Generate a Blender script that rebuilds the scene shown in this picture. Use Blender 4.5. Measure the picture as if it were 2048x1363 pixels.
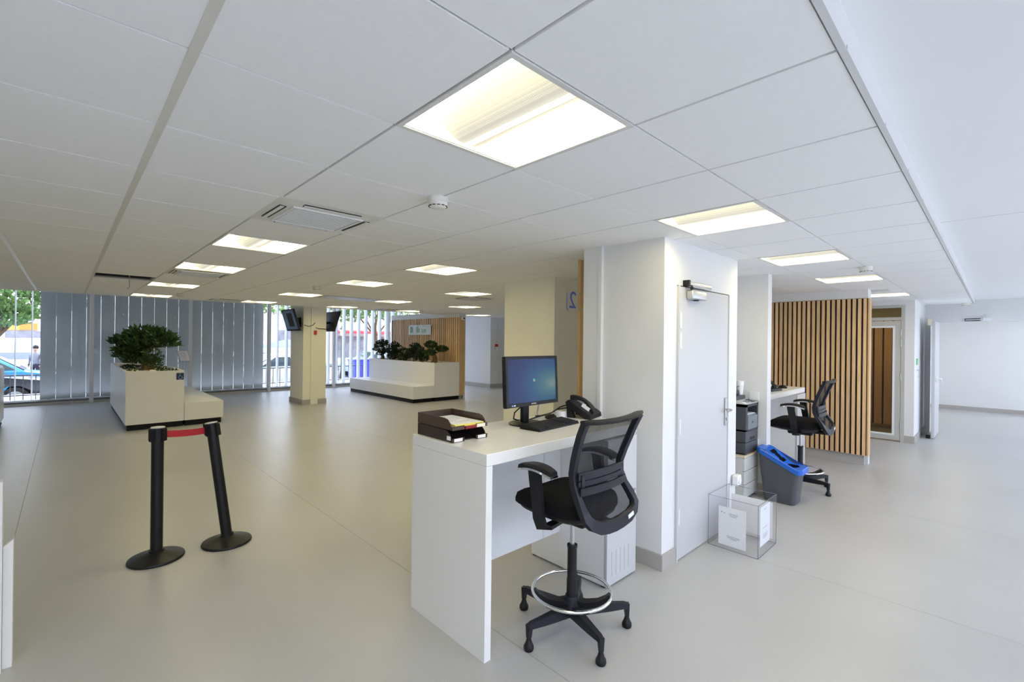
import bpy, math, random
from mathutils import Vector, Matrix
PI = math.pi
for o in list(bpy.data.objects): bpy.data.objects.remove(o, do_unlink=True)
S = bpy.context.scene
C = S.collection

# ------------------------------------------------------------------ camera
YAW, PITCH, ROLL, FPX, EYE = 0.805676, 0.000345, 0.0113037, 930.25, 1.64
fw = Vector((math.cos(YAW)*math.cos(PITCH), math.sin(YAW)*math.cos(PITCH), math.sin(PITCH)))
r0 = Vector((math.sin(YAW), -math.cos(YAW), 0)); u0 = r0.cross(fw)
cr = r0*math.cos(ROLL)+u0*math.sin(ROLL); cu = u0*math.cos(ROLL)-r0*math.sin(ROLL)
cam = bpy.data.cameras.new('camera'); cam.sensor_width = 36; cam.lens = FPX/2048*36
cam.clip_start = 0.05; cam.clip_end = 300
co = bpy.data.objects.new('camera', cam); C.objects.link(co)
co.matrix_world = Matrix(((cr.x, cu.x, -fw.x, 0), (cr.y, cu.y, -fw.y, 0), (cr.z, cu.z, -fw.z, EYE), (0, 0, 0, 1)))
S.camera = co
def pix(x, y, z):
    w = Vector((x, y, z-EYE)); d = w.dot(fw)
    if d <= .05: return None
    return 1024+FPX*w.dot(cr)/d, 681.5-FPX*w.dot(cu)/d

# ------------------------------------------------------------------ world, exposure
W = bpy.data.worlds.new('overcast_sky'); S.world = W; W.use_nodes = True
wn = W.node_tree; wb = wn.nodes['Background']
wb.inputs['Color'].default_value = (0.735, 0.79, 1.0, 1); wb.inputs['Strength'].default_value = 7.1
S.view_settings.view_transform = 'Standard'; S.view_settings.look = 'None'
S.view_settings.exposure = 0.0; S.view_settings.gamma = 1; S.view_settings.use_curve_mapping = False
S.cycles.max_bounces = 10; S.cycles.diffuse_bounces = 6; S.cycles.glossy_bounces = 4; S.cycles.transparent_max_bounces = 16
S.cycles.sample_clamp_indirect = 6.0; S.cycles.caustics_reflective = False; S.cycles.caustics_refractive = False
LAMP = 18.5                              # emission of the luminaires' reflector wings
def portal(name, loc, rot, sx, sy):     # sampling guides in the window openings; they give no light of their own
    l = bpy.data.lights.new(name, 'AREA'); l.shape = 'RECTANGLE'; l.size = sx; l.size_y = sy; l.cycles.is_portal = True
    o = bpy.data.objects.new(name, l); C.objects.link(o); o.location = loc; o.rotation_euler = rot
portal('window_portal', (6.75, -1.7, 1.24), (PI/2, 0, 0), 20.9, 2.4)
portal('facade_portal', (6.0, 16.3, 1.5), (-PI/2, 0, 0), 16, 2.9)

# ------------------------------------------------------------------ materials
M = {}
def mat(name, col, rough=.5, metal=0, noise=0, nscale=8, stretch=(1, 1, 1), bump=0, emit=None, estr=0, rnd=0, spec=None, coat=0):
    m = bpy.data.materials.new(name); m.use_nodes = True; t = m.node_tree; b = t.nodes['Principled BSDF']
    c = (*col, 1) if len(col) == 3 else col
    b.inputs['Base Color'].default_value = c; b.inputs['Roughness'].default_value = rough; b.inputs['Metallic'].default_value = metal
    if spec is not None: b.inputs['Specular IOR Level'].default_value = spec
    if coat: b.inputs['Coat Weight'].default_value = coat; b.inputs['Coat Roughness'].default_value = .1
    src = None
    if noise or bump:
        tc = t.nodes.new('ShaderNodeTexCoord'); mp = t.nodes.new('ShaderNodeMapping'); nz = t.nodes.new('ShaderNodeTexNoise')
        mp.inputs['Scale'].default_value = stretch; nz.inputs['Scale'].default_value = nscale; nz.inputs['Detail'].default_value = 5
        t.links.new(tc.outputs['Object'], mp.inputs['Vector']); t.links.new(mp.outputs['Vector'], nz.inputs['Vector'])
        if rnd:
            oi = t.nodes.new('ShaderNodeObjectInfo'); va = t.nodes.new('ShaderNodeVectorMath'); va.operation = 'ADD'
            sc = t.nodes.new('ShaderNodeMath'); sc.operation = 'MULTIPLY'; sc.inputs[1].default_value = 40
            t.links.new(oi.outputs['Random'], sc.inputs[0]); t.links.new(mp.outputs['Vector'], va.inputs[0]); t.links.new(sc.outputs[0], va.inputs[1])
            t.links.new(va.outputs[0], nz.inputs['Vector'])
        if noise:
            cr_ = t.nodes.new('ShaderNodeValToRGB')
            cr_.color_ramp.elements[0].position = .3; cr_.color_ramp.elements[1].position = .7
            cr_.color_ramp.elements[0].color = tuple(max(0, v*(1-noise)) for v in c[:3])+(1,)
            cr_.color_ramp.elements[1].color = tuple(min(1, v*(1+noise)) for v in c[:3])+(1,)
            t.links.new(nz.outputs['Fac'], cr_.inputs['Fac']); src = cr_.outputs['Color']
        if bump:
            bp = t.nodes.new('ShaderNodeBump'); bp.inputs['Strength'].default_value = bump; bp.inputs['Distance'].default_value = .01
            t.links.new(nz.outputs['Fac'], bp.inputs['Height']); t.links.new(bp.outputs['Normal'], b.inputs['Normal'])
    if rnd:
        oi = t.nodes.new('ShaderNodeObjectInfo'); hs = t.nodes.new('ShaderNodeHueSaturation'); mr = t.nodes.new('ShaderNodeMapRange')
        mr.inputs['To Min'].default_value = 1-rnd; mr.inputs['To Max'].default_value = 1+rnd
        t.links.new(oi.outputs['Random'], mr.inputs['Value']); t.links.new(mr.outputs['Result'], hs.inputs['Value'])
        if src: t.links.new(src, hs.inputs['Color'])
        else: hs.inputs['Color'].default_value = c
        src = hs.outputs['Color']
    if src: t.links.new(src, b.inputs['Base Color'])
    if emit: b.inputs['Emission Color'].default_value = (*emit, 1); b.inputs['Emission Strength'].default_value = estr
    M[name] = m; return m
def glassmat(name, tint=(.95, .97, .97), ior=1.45, rough=0, base=0):
    m = bpy.data.materials.new(name); m.use_nodes = True; t = m.node_tree; t.nodes.remove(t.nodes['Principled BSDF'])
    out = t.nodes['Material Output']; fr = t.nodes.new('ShaderNodeFresnel'); fr.inputs['IOR'].default_value = ior
    tr = t.nodes.new('ShaderNodeBsdfTransparent'); tr.inputs['Color'].default_value = (*tint, 1)
    gl = t.nodes.new('ShaderNodeBsdfGlossy'); gl.inputs['Roughness'].default_value = rough
    mx = t.nodes.new('ShaderNodeMixShader'); t.links.new(tr.outputs[0], mx.inputs[1]); t.links.new(gl.outputs[0], mx.inputs[2])
    ge = t.nodes.new('ShaderNodeNewGeometry'); iv = t.nodes.new('ShaderNodeMath'); iv.operation = 'SUBTRACT'; iv.inputs[0].default_value = 1
    mu = t.nodes.new('ShaderNodeMath'); mu.operation = 'MULTIPLY'
    t.links.new(ge.outputs['Backfacing'], iv.inputs[1]); t.links.new(iv.outputs[0], mu.inputs[0]); t.links.new(fr.outputs[0], mu.inputs[1])
    t.links.new(mu.outputs[0], mx.inputs[0]); t.links.new(mx.outputs[0], out.inputs['Surface'])
    M[name] = m; return m
def meshmat(name, col, alpha):
    # woven mesh: threads and holes far finer than a pixel, kept as a slightly uneven coverage
    m = bpy.data.materials.new(name); m.use_nodes = True; t = m.node_tree; b = t.nodes['Principled BSDF']
    b.inputs['Base Color'].default_value = (*col, 1); b.inputs['Roughness'].default_value = .8; b.inputs['Specular IOR Level'].default_value = .2
    tc = t.nodes.new('ShaderNodeTexCoord'); nz = t.nodes.new('ShaderNodeTexNoise'); nz.inputs['Scale'].default_value = 12
    mr = t.nodes.new('ShaderNodeMapRange'); mr.inputs['To Min'].default_value = alpha-.05; mr.inputs['To Max'].default_value = alpha+.05
    t.links.new(tc.outputs['Object'], nz.inputs['Vector']); t.links.new(nz.outputs['Fac'], mr.inputs['Value'])
    t.links.new(mr.outputs['Result'], b.inputs['Alpha']); M[name] = m; return m

mat('wall_white', (.76, .76, .755), .65, noise=.015, nscale=3, bump=.02)
mat('wall_cream', (.85, .83, .71), .65, noise=.02, nscale=3)
mat('wall_taupe', (.55, .48, .38), .7, noise=.02, nscale=3)
mat('ceiling_paint', (.84, .84, .84), .8, noise=.012, nscale=2)
mat('tile_white', (.90, .90, .89), .85, noise=.012, nscale=30, bump=.03)
mat('trim_grey', (.68, .68, .68), .7, noise=.01)
mat('runner_beige', (.70, .68, .62), .5, noise=.02)
mat('tbar', (.36, .35, .33), .5, noise=.03)
mat('plenum_dark', (.05, .05, .05), .9, noise=.2)
mat('door_white', (.56, .56, .565), .35, noise=.01, nscale=2)
mat('baseboard_grey', (.42, .40, .37), .55, noise=.03)
mat('laminate_white', (.84, .83, .80), .28, noise=.008, nscale=4)
mat('laminate_neutral', (.80, .80, .80), .35, noise=.01)  # slightly duller, more neutral white for the modesty panel
mat('plinth_black', (.006, .006, .007), .5, noise=.1, spec=.2)
mat('alu', (.62, .62, .62), .35, .9, noise=.05, nscale=20, stretch=(1, 1, 30))
mat('chrome', (.82, .82, .82), .12, 1, noise=.02)
mat('steel', (.55, .55, .54), .28, 1, noise=.05)
mat('white_metal', (.80, .81, .82), .4, noise=.01)
mat('grey_frame', (.50, .49, .46), .45, noise=.02)
mat('black_plastic', (.009, .009, .010), .45, noise=.15, nscale=40, spec=.32)
mat('charcoal_plastic', (.014, .015, .021), .42, noise=.1, nscale=40, spec=.32)
mat('black_fabric', (.008, .008, .009), .95, noise=.25, nscale=220, bump=.15, spec=.15)
mat('dark_brown_plastic', (.035, .024, .02), .38, noise=.05)
mat('brown_plastic', (.075, .048, .038), .36, noise=.05)
mat('red_belt', (.45, .012, .02), .6, noise=.08, nscale=80)
mat('folder_red', (.22, .008, .02), .35, noise=.05)
mat('red', (.55, .02, .02), .4, noise=.03)
mat('oak', (.70, .46, .24), .5, noise=.16, nscale=5, stretch=(14, 14, .8), rnd=.16)
mat('oak_plain', (.62, .40, .18), .5, noise=.10, nscale=4, stretch=(10, 10, .8))
mat('slat_backing', (.012, .010, .009), .9, noise=.1)
mat('printer_grey', (.05, .055, .065), .45, noise=.04)
mat('printer_mid', (.20, .22, .25), .4, noise=.03)
mat('cabinet_grey', (.62, .62, .60), .4, noise=.01)
mat('beech_top', (.70, .60, .45), .4, noise=.06, nscale=4, stretch=(1, 12, 1))
mat('bin_grey', (.075, .08, .09), .5, noise=.04)
mat('bin_blue', (.015, .13, .60), .32, noise=.03)
mat('paper', (.86, .86, .87), .7, noise=.01)
mat('paper_cream', (.86, .83, .62), .7, noise=.02)
mat('yellow_paper', (.85, .72, .12), .6, noise=.02)
mat('print_grey', (.38, .39, .46), .7, noise=.03)
mat('print_blue', (.10, .14, .55), .5, noise=.03)
mat('sign_navy', (.01, .025, .10), .35, noise=.03)
mat('sign_green', (.08, .55, .16), .5, noise=.03)
mat('sign_lightblue', (.25, .45, .75), .5, noise=.03)
mat('cup_white', (.85, .85, .86), .4, noise=.01)
mat('detector', (.78, .76, .70), .45, noise=.01)
mat('cassette', (.74, .73, .70), .4, noise=.01)
mat('cassette_grille', (.52, .53, .54), .4, noise=.10, nscale=6, stretch=(1, 60, 1))
mat('slot_dark', (.03, .028, .022), .8, noise=.1)
mat('stone', (.42, .40, .34), .8, noise=.35, nscale=14, bump=.4)
mat('pebble', (.74, .70, .58), .7, noise=.1, nscale=10)
mat('bark', (.14, .085, .045), .9, noise=.4, nscale=20, stretch=(1, 1, .3), bump=.5)
mat('leaf_dark', (.022, .045, .018), .55, noise=.5, nscale=9)
mat('leaf_mid', (.026, .062, .014), .5, noise=.55, nscale=7)
mat('leaf_bright', (.16, .27, .08), .6, noise=.5, nscale=1.2)
mat('louver', (.58, .61, .64), .45, noise=.03, nscale=2)
mat('sill_dark', (.16, .17, .17), .5, noise=.1)
mat('sill_beige', (.50, .48, .41), .55, noise=.05)
mat('asphalt', (.30, .30, .32), .85, noise=.15, nscale=3)
mat('pavement', (.62, .62, .62), .85, noise=.1, nscale=2)
mat('courtyard_stone', (.80, .80, .78), .85, noise=.06, nscale=2)
mat('courtyard_wall_paint', (.38, .37, .35), .85, noise=.06, nscale=2)
mat('stonewall', (.80, .74, .64), .8, noise=.08, nscale=1)
mat('facade_white', (.82, .82, .80), .7, noise=.04)
mat('shop_dark', (.26, .26, .30), .5, noise=.3, nscale=2)
mat('orange_sign', (.85, .28, .05), .5, noise=.03)
mat('amber_sign', (.88, .50, .08), .5, noise=.03)
mat('awning_red', (.75, .06, .07), .6, noise=.05)
mat('parasol_blue', (.16, .22, .75), .6, noise=.04)
mat('crate_blue', (.10, .12, .70), .45, noise=.04)
mat('car_white', (.85, .85, .85), .25, coat=.6, noise=.01)
mat('car_blue', (.03, .08, .28), .25, coat=.6, noise=.02)
mat('car_cyan', (.08, .42, .72), .25, coat=.6, noise=.02)
mat('car_black', (.02, .02, .025), .22, coat=.8, noise=.02)
mat('car_silver', (.45, .50, .58), .3, .4, coat=.5, noise=.02)
mat('car_glass', (.05, .08, .09), .08, noise=.05)
mat('tyre', (.02, .02, .02), .8, noise=.1)
mat('cloth_grey', (.30, .31, .36), .8, noise=.1)
mat('trousers', (.05, .05, .08), .8, noise=.1)
mat('skin', (.62, .40, .30), .6, noise=.03)
mat('hair_dark', (.012, .010, .010), .6, noise=.2)
mat('iron', (.05, .05, .06), .5, .3, noise=.1)
mat('brown_frame', (.20, .08, .03), .5, noise=.1)
mat('sign_plate', (.62, .68, .70), .15, noise=.05)
mat('leaf_pale', (.22, .45, .28), .5, noise=.05)
mat('outlet', (.82, .82, .80), .4, noise=.01)
glassmat('glass'); glassmat('acrylic', (.985, .987, .993), 1.3); glassmat('tint_glass', (.72, .66, .55), 1.5)
meshmat('chair_mesh', (.012, .012, .014), .80)
def edgemat():
    m = mat('acrylic_edge', (.22, .22, .30), .2, noise=.05); m.node_tree.nodes['Principled BSDF'].inputs['Alpha'].default_value = .75
edgemat()
def lampmat(name, s):
    m = mat(name, (.85, .84, .78), .5, emit=(1.0, .865, .46), estr=s); return m
lampmat('lamp_wing', LAMP); lampmat('lamp_basket', .7); lampmat('lamp_bar', .8)
M['lamp_basket'].node_tree.nodes['Principled BSDF'].inputs['Base Color'].default_value = (.16, .16, .15, 1)
for n_ in ('lamp_basket', 'lamp_bar'): M[n_].node_tree.nodes['Principled BSDF'].inputs['Emission Color'].default_value = (1.0, .96, .80, 1)
def basket_holes():     # perforated sheet: dots of lower emission
    m = M['lamp_basket']; t = m.node_tree; b = t.nodes['Principled BSDF']
    tc = t.nodes.new('ShaderNodeTexCoord'); vo = t.nodes.new('ShaderNodeTexVoronoi'); vo.inputs['Scale'].default_value = 130; vo.inputs['Randomness'].default_value = 0
    mr = t.nodes.new('ShaderNodeMapRange'); mr.inputs['From Min'].default_value = .1; mr.inputs['From Max'].default_value = .5
    mr.inputs['To Min'].default_value = .85; mr.inputs['To Max'].default_value = .55
    t.links.new(tc.outputs['Object'], vo.inputs['Vector']); t.links.new(vo.outputs['Distance'], mr.inputs['Value']); t.links.new(mr.outputs['Result'], b.inputs['Emission Strength'])
basket_holes()
def floor_mat():
    m = mat('vinyl_floor', (.50, .495, .475), .3); t = m.node_tree; b = t.nodes['Principled BSDF']
    tc = t.nodes.new('ShaderNodeTexCoord')
    n1 = t.nodes.new('ShaderNodeTexNoise'); n1.inputs['Scale'].default_value = .9; n1.inputs['Detail'].default_value = 6
    n2 = t.nodes.new('ShaderNodeTexNoise'); n2.inputs['Scale'].default_value = 160; n2.inputs['Detail'].default_value = 2
    n3 = t.nodes.new('ShaderNodeTexNoise'); n3.inputs['Scale'].default_value = 2.2; n3.inputs['Detail'].default_value = 3
    for n in (n1, n2, n3): t.links.new(tc.outputs['Object'], n.inputs['Vector'])
    c1 = t.nodes.new('ShaderNodeValToRGB'); c1.color_ramp.elements[0].color = (.448, .442, .428, 1); c1.color_ramp.elements[1].color = (.488, .483, .473, 1)
    c1.color_ramp.elements[0].position = .35; c1.color_ramp.elements[1].position = .65
    t.links.new(n1.outputs['Fac'], c1.inputs['Fac'])
    mx = t.nodes.new('ShaderNodeMixRGB'); mx.blend_type = 'OVERLAY'; mx.inputs['Fac'].default_value = .12
    t.links.new(c1.outputs['Color'], mx.inputs[1]); t.links.new(n2.outputs['Fac'], mx.inputs[2]); t.links.new(mx.outputs['Color'], b.inputs['Base Color'])
    mr = t.nodes.new('ShaderNodeMapRange'); mr.inputs['To Min'].default_value = .26; mr.inputs['To Max'].default_value = .42
    t.links.new(n1.outputs['Fac'], mr.inputs['Value']); t.links.new(mr.outputs['Result'], b.inputs['Roughness'])
    bp = t.nodes.new('ShaderNodeBump'); bp.inputs['Strength'].default_value = .06; bp.inputs['Distance'].default_value = .02
    t.links.new(n3.outputs['Fac'], bp.inputs['Height']); t.links.new(bp.outputs['Normal'], b.inputs['Normal'])
floor_mat()
def screen_mat(name, kind):
    m = bpy.data.materials.new(name); m.use_nodes = True; t = m.node_tree; b = t.nodes['Principled BSDF']
    b.inputs['Base Color'].default_value = (.01, .01, .012, 1); b.inputs['Roughness'].default_value = .25
    tc = t.nodes.new('ShaderNodeTexCoord'); mp = t.nodes.new('ShaderNodeMapping'); gr = t.nodes.new('ShaderNodeTexGradient'); gr.gradient_type = 'SPHERICAL'
    rp = t.nodes.new('ShaderNodeValToRGB'); e = rp.color_ramp.elements
    t.links.new(tc.outputs['Generated'], mp.inputs['Vector']); t.links.new(mp.outputs['Vector'], gr.inputs['Vector'])
    t.links.new(gr.outputs['Fac'], rp.inputs['Fac'])
    if kind == 'desktop':   # soft cyan glow low on the right of a deep blue ground
        mp.inputs['Location'].default_value = (-.92*.95, 0, -.40*.95); mp.inputs['Scale'].default_value = (.95, 0, .95)
        e[0].color = (.018, .035, .16, 1); e[0].position = 0; e[1].color = (.33, .47, .45, 1); e[1].position = 1
        k = e.new(.35); k.color = (.025, .085, .29, 1); k = e.new(.62); k.color = (.045, .18, .36, 1); k = e.new(.84); k.color = (.13, .32, .38, 1)
        s = 1.0
    else:
        mp.inputs['Scale'].default_value = (1, 1, 1); mp.inputs['Location'].default_value = (-.5, -.5, -.3)
        e[0].color = (.03, .05, .08, 1); e[1].color = (.10, .17, .24, 1); s = 1.0
    t.links.new(rp.outputs['Color'], b.inputs['Emission Color']); b.inputs['Emission Strength'].default_value = s*.5; b.inputs['Specular IOR Level'].default_value = .25
    M[name] = m
screen_mat('desktop_screen', 'desktop'); screen_mat('tv_screen', 'tv')

# ------------------------------------------------------------------ mesh helpers
class MB:
    def __init__(s): s.v = []; s.f = []
    def add(s, vs, fs):
        n = len(s.v); s.v += [tuple(p) for p in vs]; s.f += [tuple(i+n for i in f) for f in fs]; return s
    def box(s, x0, x1, y0, y1, z0, z1):
        return s.add([(x0, y0, z0), (x1, y0, z0), (x1, y1, z0), (x0, y1, z0), (x0, y0, z1), (x1, y0, z1), (x1, y1, z1), (x0, y1, z1)],
                     [(0, 3, 2, 1), (4, 5, 6, 7), (0, 1, 5, 4), (1, 2, 6, 5), (2, 3, 7, 6), (3, 0, 4, 7)])
    def rbox(s, x0, x1, y0, y1, z0, z1, r=.003, n=3):
        # box with rounded vertical edges and chamfered top and bottom
        r = min(r, (x1-x0)/2.01, (y1-y0)/2.01, (z1-z0)/2.01)
        def ring(k, z):
            P = []
            for cx, cy, a0 in ((x1-r, y1-r, 0), (x0+r, y1-r, PI/2), (x0+r, y0+r, PI), (x1-r, y0+r, 1.5*PI)):
                for i in range(n+1):
                    a = a0+PI/2*i/n; P.append((cx+(r-k)*math.cos(a), cy+(r-k)*math.sin(a), z))
            return P
        d = r*.3
        return s.loft([ring(r*.7, z0), ring(d, z0+d), ring(0, z0+r), ring(0, z1-r), ring(d, z1-d), ring(r*.7, z1)], cap=True)
    def loft(s, rings, cap=True, closed=False):
        m = len(rings[0]); vs = [p for R in rings for p in R]; fs = []
        for i in range(len(rings)-(0 if closed else 1)):
            a = i*m; b = ((i+1) % len(rings))*m
            for j in range(m): k = (j+1) % m; fs.append((a+j, a+k, b+k, b+j))
        if cap and not closed: fs.append(tuple(reversed(range(m)))); fs.append(tuple(range(len(vs)-m, len(vs))))
        return s.add(vs, fs)
    def lathe(s, prof, n=24, c=(0, 0, 0)):
        return s.loft([[(c[0]+r*math.cos(2*PI*i/n), c[1]+r*math.sin(2*PI*i/n), c[2]+z) for i in range(n)] for r, z in prof])
    def cyl(s, a, b, r, r2=None, n=14): return s.tube([a, b], [r, r if r2 is None else r2], n)
    def sweep(s, path, sec, up=(0, 1, 0), closed=False, scale=None):
        P = [Vector(p) for p in path]; R = []; up = Vector(up); N = len(P)
        for i, p in enumerate(P):
            if closed: t = P[(i+1) % N]-P[i-1]
            else: t = P[min(i+1, N-1)]-P[max(i-1, 0)]
            t.normalize(); b = t.cross(up)
            if b.length < 1e-4: b = t.cross(Vector((1, 0, 0)))
            b.normalize(); w = b.cross(t); k = scale[i] if scale else 1
            if not isinstance(k, tuple): k = (k, k)
            R.append([tuple(p+b*(x*k[0])+w*(y*k[1])) for x, y in sec])
        return s.loft(R, True, closed)
    def tube(s, path, r, n=10, closed=False):
        sec = [(math.cos(2*PI*i/n), math.sin(2*PI*i/n)) for i in range(n)]
        P = [Vector(p) for p in path]; rr = r if isinstance(r, (list, tuple)) else [r]*len(P)
        # parallel transport frame
        R = []; prev = None; N = len(P)
        for i, p in enumerate(P):
            t = (P[(i+1) % N]-P[i-1]) if closed else (P[min(i+1, N-1)]-P[max(i-1, 0)])
            t.normalize()
            if prev is None:
                ref = Vector((0, 0, 1)) if abs(t.z) < .9 else Vector((1, 0, 0)); prev = ref
            b = t.cross(prev)
            if b.length < 1e-5: b = t.orthogonal()
            b.normalize(); w = b.cross(t); prev = w
            R.append([tuple(p+(b*x+w*y)*rr[i]) for x, y in sec])
        return s.loft(R, True, closed)
    def prism(s, poly, axis, a0, a1):
        # poly: 2D points in the two other axes (x,y,z order)
        def P(u, v, a): return {'x': (a, u, v), 'y': (u, a, v), 'z': (u, v, a)}[axis]
        return s.loft([[P(u, v, a0) for u, v in poly], [P(u, v, a1) for u, v in poly]])
    def sphere(s, c, r, n=12, m=8):
        rr = r if isinstance(r, tuple) else (r, r, r)
        return s.loft([[(c[0]+rr[0]*math.sin(PI*(j+.02)/(m+.04))*math.cos(2*PI*i/n), c[1]+rr[1]*math.sin(PI*(j+.02)/(m+.04))*math.sin(2*PI*i/n), c[2]-rr[2]*math.cos(PI*(j+.02)/(m+.04))) for i in range(n)] for j in range(m+1)])
    def xf(s, mtx):
        s.v = [tuple(mtx @ Vector(p)) for p in s.v]; return s
    def mesh(s, name, m, smooth=False, off=(0, 0, 0)):
        me = bpy.data.meshes.new(name); me.from_pydata([(p[0]-off[0], p[1]-off[1], p[2]-off[2]) for p in s.v], [], s.f); me.materials.append(M[m])
        import bmesh
        bm = bmesh.new(); bm.from_mesh(me); bmesh.ops.recalc_face_normals(bm, faces=bm.faces); bm.to_mesh(me); bm.free()
        if smooth:
            me.shade_smooth(); me.set_sharp_from_angle(angle=math.radians(38))
        me.update(); return me
    def build(s, name, m, parent=None, smooth=False, local=True):
        xs, ys, zs = zip(*s.v)
        lo = ((min(xs)+max(xs))/2, (min(ys)+max(ys))/2, min(zs))
        o = bpy.data.objects.new(name, s.mesh(name, m, smooth, lo)); C.objects.link(o)
        o.location = lo
        if parent is not None:
            o.parent = parent
            w = ORG.get(parent.name, (0, 0, 0)); o.location = (lo[0]-w[0], lo[1]-w[1], lo[2]-w[2])
        ORG[o.name] = lo
        return o
ORG = {}     # scene position of the origin of each object, so that parts can be given in scene coordinates
def tag(o, label=None, cat=None, group=None, kind=None):
    if label: o['label'] = label
    if cat: o['category'] = cat
    if group: o['group'] = group
    if kind: o['kind'] = kind
    return o
def thing(name, label, cat, loc=(0, 0, 0), group=None, kind=None):
    o = bpy.data.objects.new(name, None); o.empty_display_size = .1; C.objects.link(o); o.location = loc; ORG[o.name] = tuple(loc)
    return tag(o, label, cat, group, kind)
def struct(name, mb, m, label, cat='wall', parent=None, smooth=False):
    o = mb.build(name, m, parent, smooth)
    if parent is None: tag(o, label, cat, None, 'structure')
    return o
def copy_tree(o, parent=None):
    c = o.copy(); C.objects.link(c); c.parent = parent; ORG[c.name] = ORG.get(o.name, (0, 0, 0))
    for ch in list(o.children): copy_tree(ch, c)
    return c
def dup(o, loc, rz=0, label=None, group=None):
    c = copy_tree(o); c.location = loc; c.rotation_euler = (0, 0, rz)
    if label: c['label'] = label
    if group: c['group'] = group
    return c
def inst(src, loc, parent, name=None):       # another piece sharing the mesh of src
    o = bpy.data.objects.new(name or src.name.split('.')[0], src.data); C.objects.link(o); o.parent = parent
    w = ORG.get(parent.name, (0, 0, 0)); o.location = (loc[0]-w[0], loc[1]-w[1], loc[2]-w[2]); return o
def B(*a): return MB().box(*a)
def RB(*a, **k): return MB().rbox(*a, **k)
def text_mesh(name, body, size, m, mtx, parent, depth=.001, shear=0):
    cu_ = bpy.data.curves.new(name, 'FONT'); cu_.body = body; cu_.size = size; cu_.extrude = depth; cu_.align_x = 'CENTER'; cu_.align_y = 'CENTER'; cu_.shear = shear
    t = bpy.data.objects.new(name, cu_); C.objects.link(t); dg = bpy.context.evaluated_depsgraph_get()
    me = bpy.data.meshes.new_from_object(t.evaluated_get(dg)); bpy.data.objects.remove(t)
    b = MB(); b.v = [tuple(mtx @ v.co) for v in me.vertices]; b.f = [tuple(p.vertices) for p in me.polygons]
    bpy.data.meshes.remove(me)
    return b.build(name, m, parent)

CZ = 2.405            # tile ceiling height
GX, GY = .842, .890   # ceiling grid origin; cells of 0.6 m
def gx(i): return GX+.6*i
def gy(j): return GY+.6*j

# ================================================================== THE ROOM
# floor: sheets of vinyl running towards the facade, hairline joints between them
fl = struct('floor', B(-3.7, 17.2, -1.5, 15.7, -.14, -.006), 'baseboard_grey', 'pale grey glossy vinyl floor laid in long sheets', 'floor')
xe = [-3.7, -2.34, -.285, 1.77, 3.825, 5.88, 7.935, 9.99, 12.045, 14.1, 17.2]
for a, b in zip(xe, xe[1:]):
    B(a+.0012, b-.0012, -1.5, 15.7, -.006, 0).build('floor_sheet', 'vinyl_floor', fl)
# ceiling of mineral tiles -------------------------------------------------
YE = 11.3                     # the tiled ceiling stops short of the glass front
ceil = struct('ceiling', B(-3.6, 11.64, .29, YE, CZ+.5, CZ+.56), 'plenum_dark', 'white ceiling of square mineral tiles on a metal grid', 'ceiling')
LIGHTS = [(0, 0), (3, 0), (6, 0), (9, 0), (13, 0), (16, 1), (0, 5), (3, 5), (0, 8), (3, 8), (6, 8), (0, 12), (3, 12), (6, 12), (9, 12), (0, 16), (3, 16), (6, 16), (9, 16), (13, 16)]
CASS = [(0, 3), (0, 9), (7, 9), (2, 16), (8, 16), (-4, 16)]
GRILLE = [(4, 12), (5, 12)]
HOLE = [(-1, 11)]
tiles = []
for i in range(-7, 18):
    for j in range(-1, 18):
        if (i, j) in LIGHTS+CASS+GRILLE+HOLE: continue
        y1 = min(gy(j+1), YE)
        if y1-gy(j) < .05: continue
        tiles.append((i, j, y1))
def tile_area(i, j):
    pts = [pix(gx(i+a), gy(j+b), CZ) for a, b in ((0, 0), (1, 0), (1, 1), (0, 1))]
    if any(p is None for p in pts): 
        c = pix(gx(i+.5), gy(j+.5), CZ)
        return 5e4 if c and -200 < c[0] < 2200 and -600 < c[1] else 0
    if max(p[0] for p in pts) < 0 or min(p[0] for p in pts) > 2048 or max(p[1] for p in pts) < 0: return 0
    a = abs(sum(pts[k][0]*pts[(k+1) % 4][1]-pts[(k+1) % 4][0]*pts[k][1] for k in range(4)))/2
    if 3.1 < gx(i) and 2.4 < gy(j) < 3.6*gx(i)/4.2 and gx(i) > 3.7: a *= .05
    return min(a, 1e5)
tiles.sort(key=lambda t: -tile_area(t[0], t[1]))
tp = None; rest = MB()
for n, (i, j, y1) in enumerate(tiles):
    if n < 300 and tile_area(i, j) > 0 and j < 17:
        if tp is None: tp = B(gx(i)+.006, gx(i+1)-.006, gy(j)+.0045, y1-.0045, CZ, CZ+.018).build('ceiling_tile', 'tile_white', ceil)
        else: inst(tp, (gx(i)+.3, gy(j)+.3, CZ), ceil)
    else: rest.box(gx(i)+.006, gx(i+1)-.006, gy(j)+.0045, y1-.0045, CZ, CZ+.018)
tag(rest.build('ceiling_tiles_beyond', 'tile_white', ceil), kind='stuff')
gb = MB()
for i in range(-7, 19): gb.box(gx(i)-.012, gx(i)+.012, .29, YE, CZ+.013, CZ+.04)
gb.build('grid_runner', 'tbar', ceil)
B(gx(-1)-.013, gx(-1)+.013, .29, YE, CZ-.002, CZ+.006).build('main_runner', 'runner_beige', ceil)
B(gx(-2)-.013, gx(-2)+.013, .29, YE, CZ-.002, CZ+.006).build('main_runner', 'white_metal', ceil)
gb = MB()
for j in range(-1, 19):
    if gy(j) < YE: gb.box(-3.4, 11.64, gy(j)-.012, gy(j)+.012, CZ+.0135, CZ+.030)
gb.build('grid_cross_bar', 'tbar', ceil)
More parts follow.
